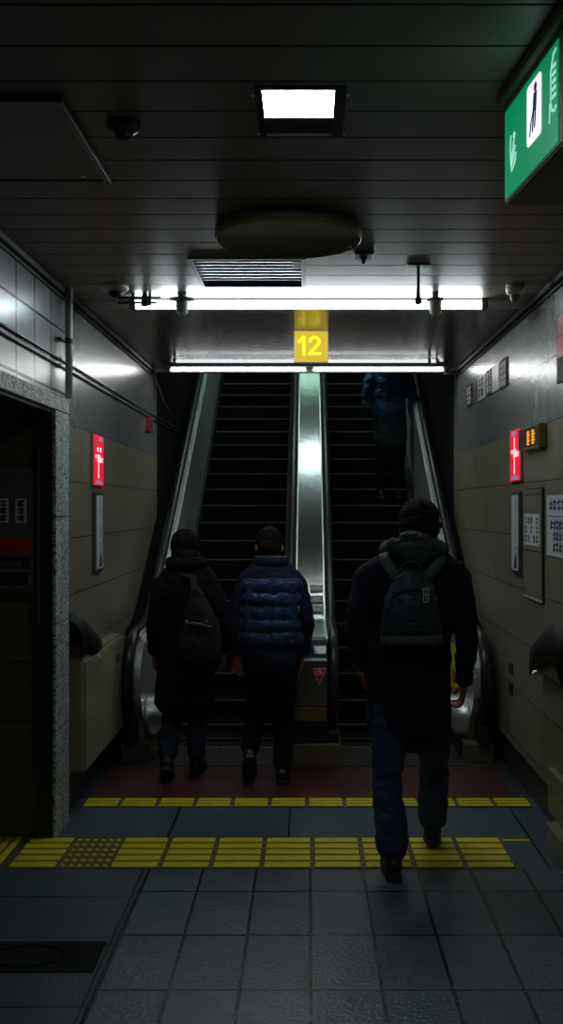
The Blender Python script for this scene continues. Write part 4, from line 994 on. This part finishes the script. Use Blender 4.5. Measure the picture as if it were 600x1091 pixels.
# the small backpack
bc = W_(438, 645, 4.63); t = thing('backpack', 'small dark teal backpack worn on the back of the person in jeans', 'backpack', bc-Vector((0, 0, .2)))
b = B()
prof = [(-.19, .11, .045), (-.17, .138, .066), (-.10, .142, .075), (0, .130, .074), (.08, .108, .066), (.14, .072, .05), (.17, .04, .03)]
tube(b, [bc+Vector((0, 0, z)) for z, _, _ in prof], [(d, w) for _, w, d in prof], 28)
obj('main_bag', fuse(b, .007, 3, .008, 9), 'pack', t, True)
b = B(); tube(b, [bc+Vector((.0, -.052, z)) for z in (-.13, -.11, -.03, .05, .065)], [(.02, .07), (.036, .1), (.04, .098), (.028, .07), (.01, .04)], 20)
obj('front_pocket', fuse(b, .007, 2, .006, 12), 'pack', t, True)
b = B(); tube(b, [bc+Vector((0, -.004, z)) for z in (-.185, -.17, -.145, -.135)], [(.055, .118), (.075, .142), (.081, .147), (.077, .142)], 28); obj('bottom_panel', fuse(b, .007, 2, .004, 12), 'pack_strap', t, True)
b = B(); ribbon(b, [bc+Vector((.055*math.cos(a*math.pi/10), -.0, .15+.055*math.sin(a*math.pi/10))) for a in range(11)], (0, 1, 0), .02, .006); obj('top_handle', b, 'pack_strap', t, True)
for sx, p0, p1, p2 in ((-1, W_(407, 592, 4.74), W_(410, 597, 4.665), W_(427, 622, 4.635)), (1, W_(472, 594, 4.75), W_(468, 599, 4.675), W_(450, 622, 4.64))):
    b = B(); p05 = (p0+p1)/2+Vector((0, -.02, .022))
    ribbon(b, [p0, p05, p1, p1*.6+p2*.4+Vector((0, -.008, 0)), p2], (1, .1, .35*-sx), .05, .008); obj('shoulder_strap', b, 'pack_strap', t, True)
f = F(bc+Vector((.0, -.0, 0)), (1, 0, 0), (0, 0, 1))
obj('lettering', text_mesh('GE3', .042, f, .062, .055, .082, .001, math.pi/2), 'white_pl', t)
obj('small_lettering', text_mesh('ventX', .02, f, .01, -.075, .095, .001), 'grey_pl', t)
b = B(); ribbon(b, [bc+Vector((x, -.077+abs(x)*.14, .085-abs(x)*.25)) for x in (-.10, -.07, -.03, 0, .03, .07, .10)], (0, 0, 1), .006, .004); obj('zipper', b, 'dark_pl', t)

# --- middle man in the puffer jacket
Yb = 6.12
J = dict(neck=W_(289, 600, Yb), head=W_(287, 583, 6.2), shL=W_(263, 622, Yb), shR=W_(315, 622, Yb), elL=W_(252, 662, 6.1), elR=W_(325, 662, 6.1),
         wrL=W_(253, 696, 6.12), wrR=W_(322, 697, 6.12), hipL=W_(276, 712, Yb), hipR=W_(302, 712, Yb), knL=W_(272, 762, 6.26), anL=W_(266, 800, 6.13), knR=W_(302, 768, 6.2), anR=Vector((W_(301, 0, 6.12).x, 6.12, .108)))
P = dict(fwdL=(-.05, 1), fwdR=(.05, 1), pfL=48, pfR=0, trousers='trousers', jacket='puffer_dark', k=.92, hs=.95, pitch=.45, yaw=.1, armr=.92, palmback='L', hands=1.0,
         torso=[(W_(289, 706, Yb), .135, .185), (W_(289, 690, Yb), .135, .185), (W_(289, 660, Yb), .14, .19), (W_(289, 632, Yb), .135, .19), (W_(289, 614, Yb), .11, .165), (W_(289, 604, Yb+.01), .085, .11)])
t, V, R, jk = person('person in a navy quilted puffer jacket with head bowed, before the left escalator', None, (-.22, 6.12, 0), J, P)
obj('hair', hair_cap(V, R, .95), 'hair', t, True)
b = B(); nb = W_(289, 600, 6.13)
ring = [nb+Vector((.092*math.cos(a*math.pi/10), .085*math.sin(a*math.pi/10), .005)) for a in range(21)]
limb(b, ring[:11], [(.035, .022)]*11, 10); limb(b, ring[10:], [(.035, .022)]*11, 10); obj('collar', fuse(b, .007, 2), 'puffer_dark', t, True)
b = B(); tube(b, [nb+Vector((.098*math.cos(a*math.pi/12), .092*math.sin(a*math.pi/12), .043)) for a in range(12, 25)], .0025, 6); obj('collar_piping', b, 'grey_pl', t)
# quilted back panel with its baffles
zt_, zb_ = W_(0, 617, Yb).z, W_(0, 684, Yb).z
b = B(); cx = W_(289, 0, Yb).x
rows = 5; hh = (zt_-zb_)/rows
for i in range(rows):
    z0 = zb_+hh*(i+.5); pts, rd = [], []
    for q in range(-9, 10):
        xx = q/9*.175; pts.append((cx+xx, Yb-.105-(.010 if i < 4 else 0)+abs(xx)**2.6*7, z0+.004*math.sin(q*1.3+i))); rd.append((hh*.60*(1-.05*(q % 4 == 0)), .034*(1-.12*(q % 4 == 0))))
    limb(b, pts, rd, 14)
box(b, cx-.15, cx+.15, Yb-.115, Yb-.02, zb_+.01, zt_-.01)
obj('quilted_panel', fuse(b, .007, 2, .006, 22), 'puffer', t, True)
b = B(); ribbon(b, [(cx+x, Yb-.137+x*x*2.2, zt_+.012-abs(x)*.04) for x in (-.16, -.1, -.05, 0, .05, .1, .16)], (0, 0, 1), .005, .004); obj('yoke_piping', b, 'grey_pl', t)

# --- left person in the long dark coat
Ya = 6.22
J = dict(neck=W_(198, 602, Ya), head=W_(198, 587, Ya+.05), shL=W_(174, 624, Ya), shR=W_(224, 624, Ya), elL=W_(166, 664, Ya-.02), elR=W_(236, 662, Ya-.02),
         wrL=W_(165, 696, Ya+.02), wrR=W_(238, 694, Ya+.03), hipL=W_(188, 714, Ya), hipR=W_(212, 714, Ya), knL=W_(184, 762, Ya+.08), anL=W_(178, 806, Ya-.05), knR=W_(211, 764, Ya+.12), anR=Vector((W_(209, 0, Ya+.1).x, Ya+.10, .112)))
P = dict(fwdL=(-.08, 1), fwdR=(.12, 1), pfL=28, pfR=2, trousers='jeans', jacket='coat_black', jname='coat', k=.92, hs=.95, pitch=.3, armr=.95,
         torso=[(W_(197, 748, Ya), .15, .19), (W_(198, 715, Ya), .145, .18), (W_(199, 670, Ya), .135, .175), (W_(199, 634, Ya), .13, .18), (W_(199, 614, Ya), .11, .16), (W_(199, 604, Ya+.01), .085, .11)])
t, V, R, jk = person('person in a long black coat and blue jeans stepping onto the left escalator', None, (-.76, Ya, 0), J, P)
obj('hair', hair_cap(V, R, 1.1, .08), 'hair', t, True)
b = B(); nb = W_(199, 602, Ya)
ring = [nb+Vector((.10*math.cos(a*math.pi/10), .09*math.sin(a*math.pi/10), .01)) for a in range(21)]
limb(b, ring[:11], [(.03, .03)]*11, 10); limb(b, ring[10:], [(.04, .034)]*11, 10); obj('coat_hood', fuse(b, .008, 3, .008, 12), 'coat_black', t, True)
bc = W_(206, 668, Ya-.19); t = thing('backpack', 'dark grey teardrop shoulder bag worn on the back of the person in the long coat', 'backpack', bc-Vector((0, 0, .25)))
b = B()
prof = [(-.215, .09, .035), (-.19, .125, .06), (-.12, .135, .07), (0, .115, .065), (.12, .075, .05), (.21, .035, .03), (.245, .018, .018)]
tube(b, [bc+Vector((.045-.0*z-(.12*max(z, 0)), 0, z)) for z, _, _ in prof], [(d, w) for _, w, d in prof], 24)
obj('main_bag', fuse(b, .008, 3, .010, 9), 'pack_grey', t, True)
b = B(); ribbon(b, [bc+Vector((.015, -.02, .225)), bc+Vector((-.005, .02, .30)), W_(196, 612, Ya-.11), W_(186, 604, Ya-.02)], (1, 0, 0), .04, .008); obj('shoulder_strap', b, 'pack_grey', t)
b = B(); ribbon(b, [bc+Vector((x, -.07, .02+.015*math.cos(x*20))) for x in (-.04, 0, .04, .09, .12)], (0, 0, 1), .01, .006); obj('zipper', b, 'grey_pl', t)
for x in (-.03, .09):
    b = B(); ellip(b, bc+Vector((x, -.078, .045)), (.006, .004, .006), None, 8); obj('zip_pull', b, 'steel_bright', t)

# --- person far up the right escalator
Yd = 10.46
J = dict(neck=W_(415, 392, Yd), head=W_(415, 375, Yd+.03), shL=W_(396, 402, Yd), shR=W_(434, 402, Yd), elL=W_(391, 428, Yd-.02), elR=W_(440, 426, Yd-.02),
         wrL=W_(399, 416, Yd+.14), wrR=W_(441, 446, Yd+.12), hipL=W_(408, 462, Yd), hipR=W_(425, 462, Yd), knL=W_(406, 492, Yd+.05), anL=W_(406, 521, Yd), knR=W_(425, 492, Yd+.05), anR=W_(424, 521, Yd+.03))
zf = zstep(Yd)
P = dict(fwdL=(-.05, 1), fwdR=(.05, 1), trousers='trousers', jacket='blue_cloth', k=.9, hs=.95, pitch=.1, jw=.014, armr=.95,
         torso=[(W_(414, 438, Yd), .14, .18), (W_(414, 425, Yd), .135, .18), (W_(415, 410, Yd), .13, .19), (W_(415, 400, Yd), .11, .18), (W_(415, 394, Yd+.01), .085, .11)])
t, V, R, jk = person('person in a blue jacket standing high up on the right escalator', None, (W_(415, 0, Yd).x, Yd, W_(415, 528, Yd).z), J, P)
obj('hair', hair_cap(V, R, .95), 'hair', t, True)
b = B(); limb(b, [W_(415, 432, Yd), W_(416, 450, Yd), W_(416, 468, Yd)], [(.13, .165), (.135, .17), (.14, .175)], 24)
obj('long_shirt', fuse(b, .009, 3, .008, 9), 'hood_cloth', t, True)

M['hair'].node_tree.nodes['Principled BSDF'].inputs['Specular IOR Level'].default_value = 0.12
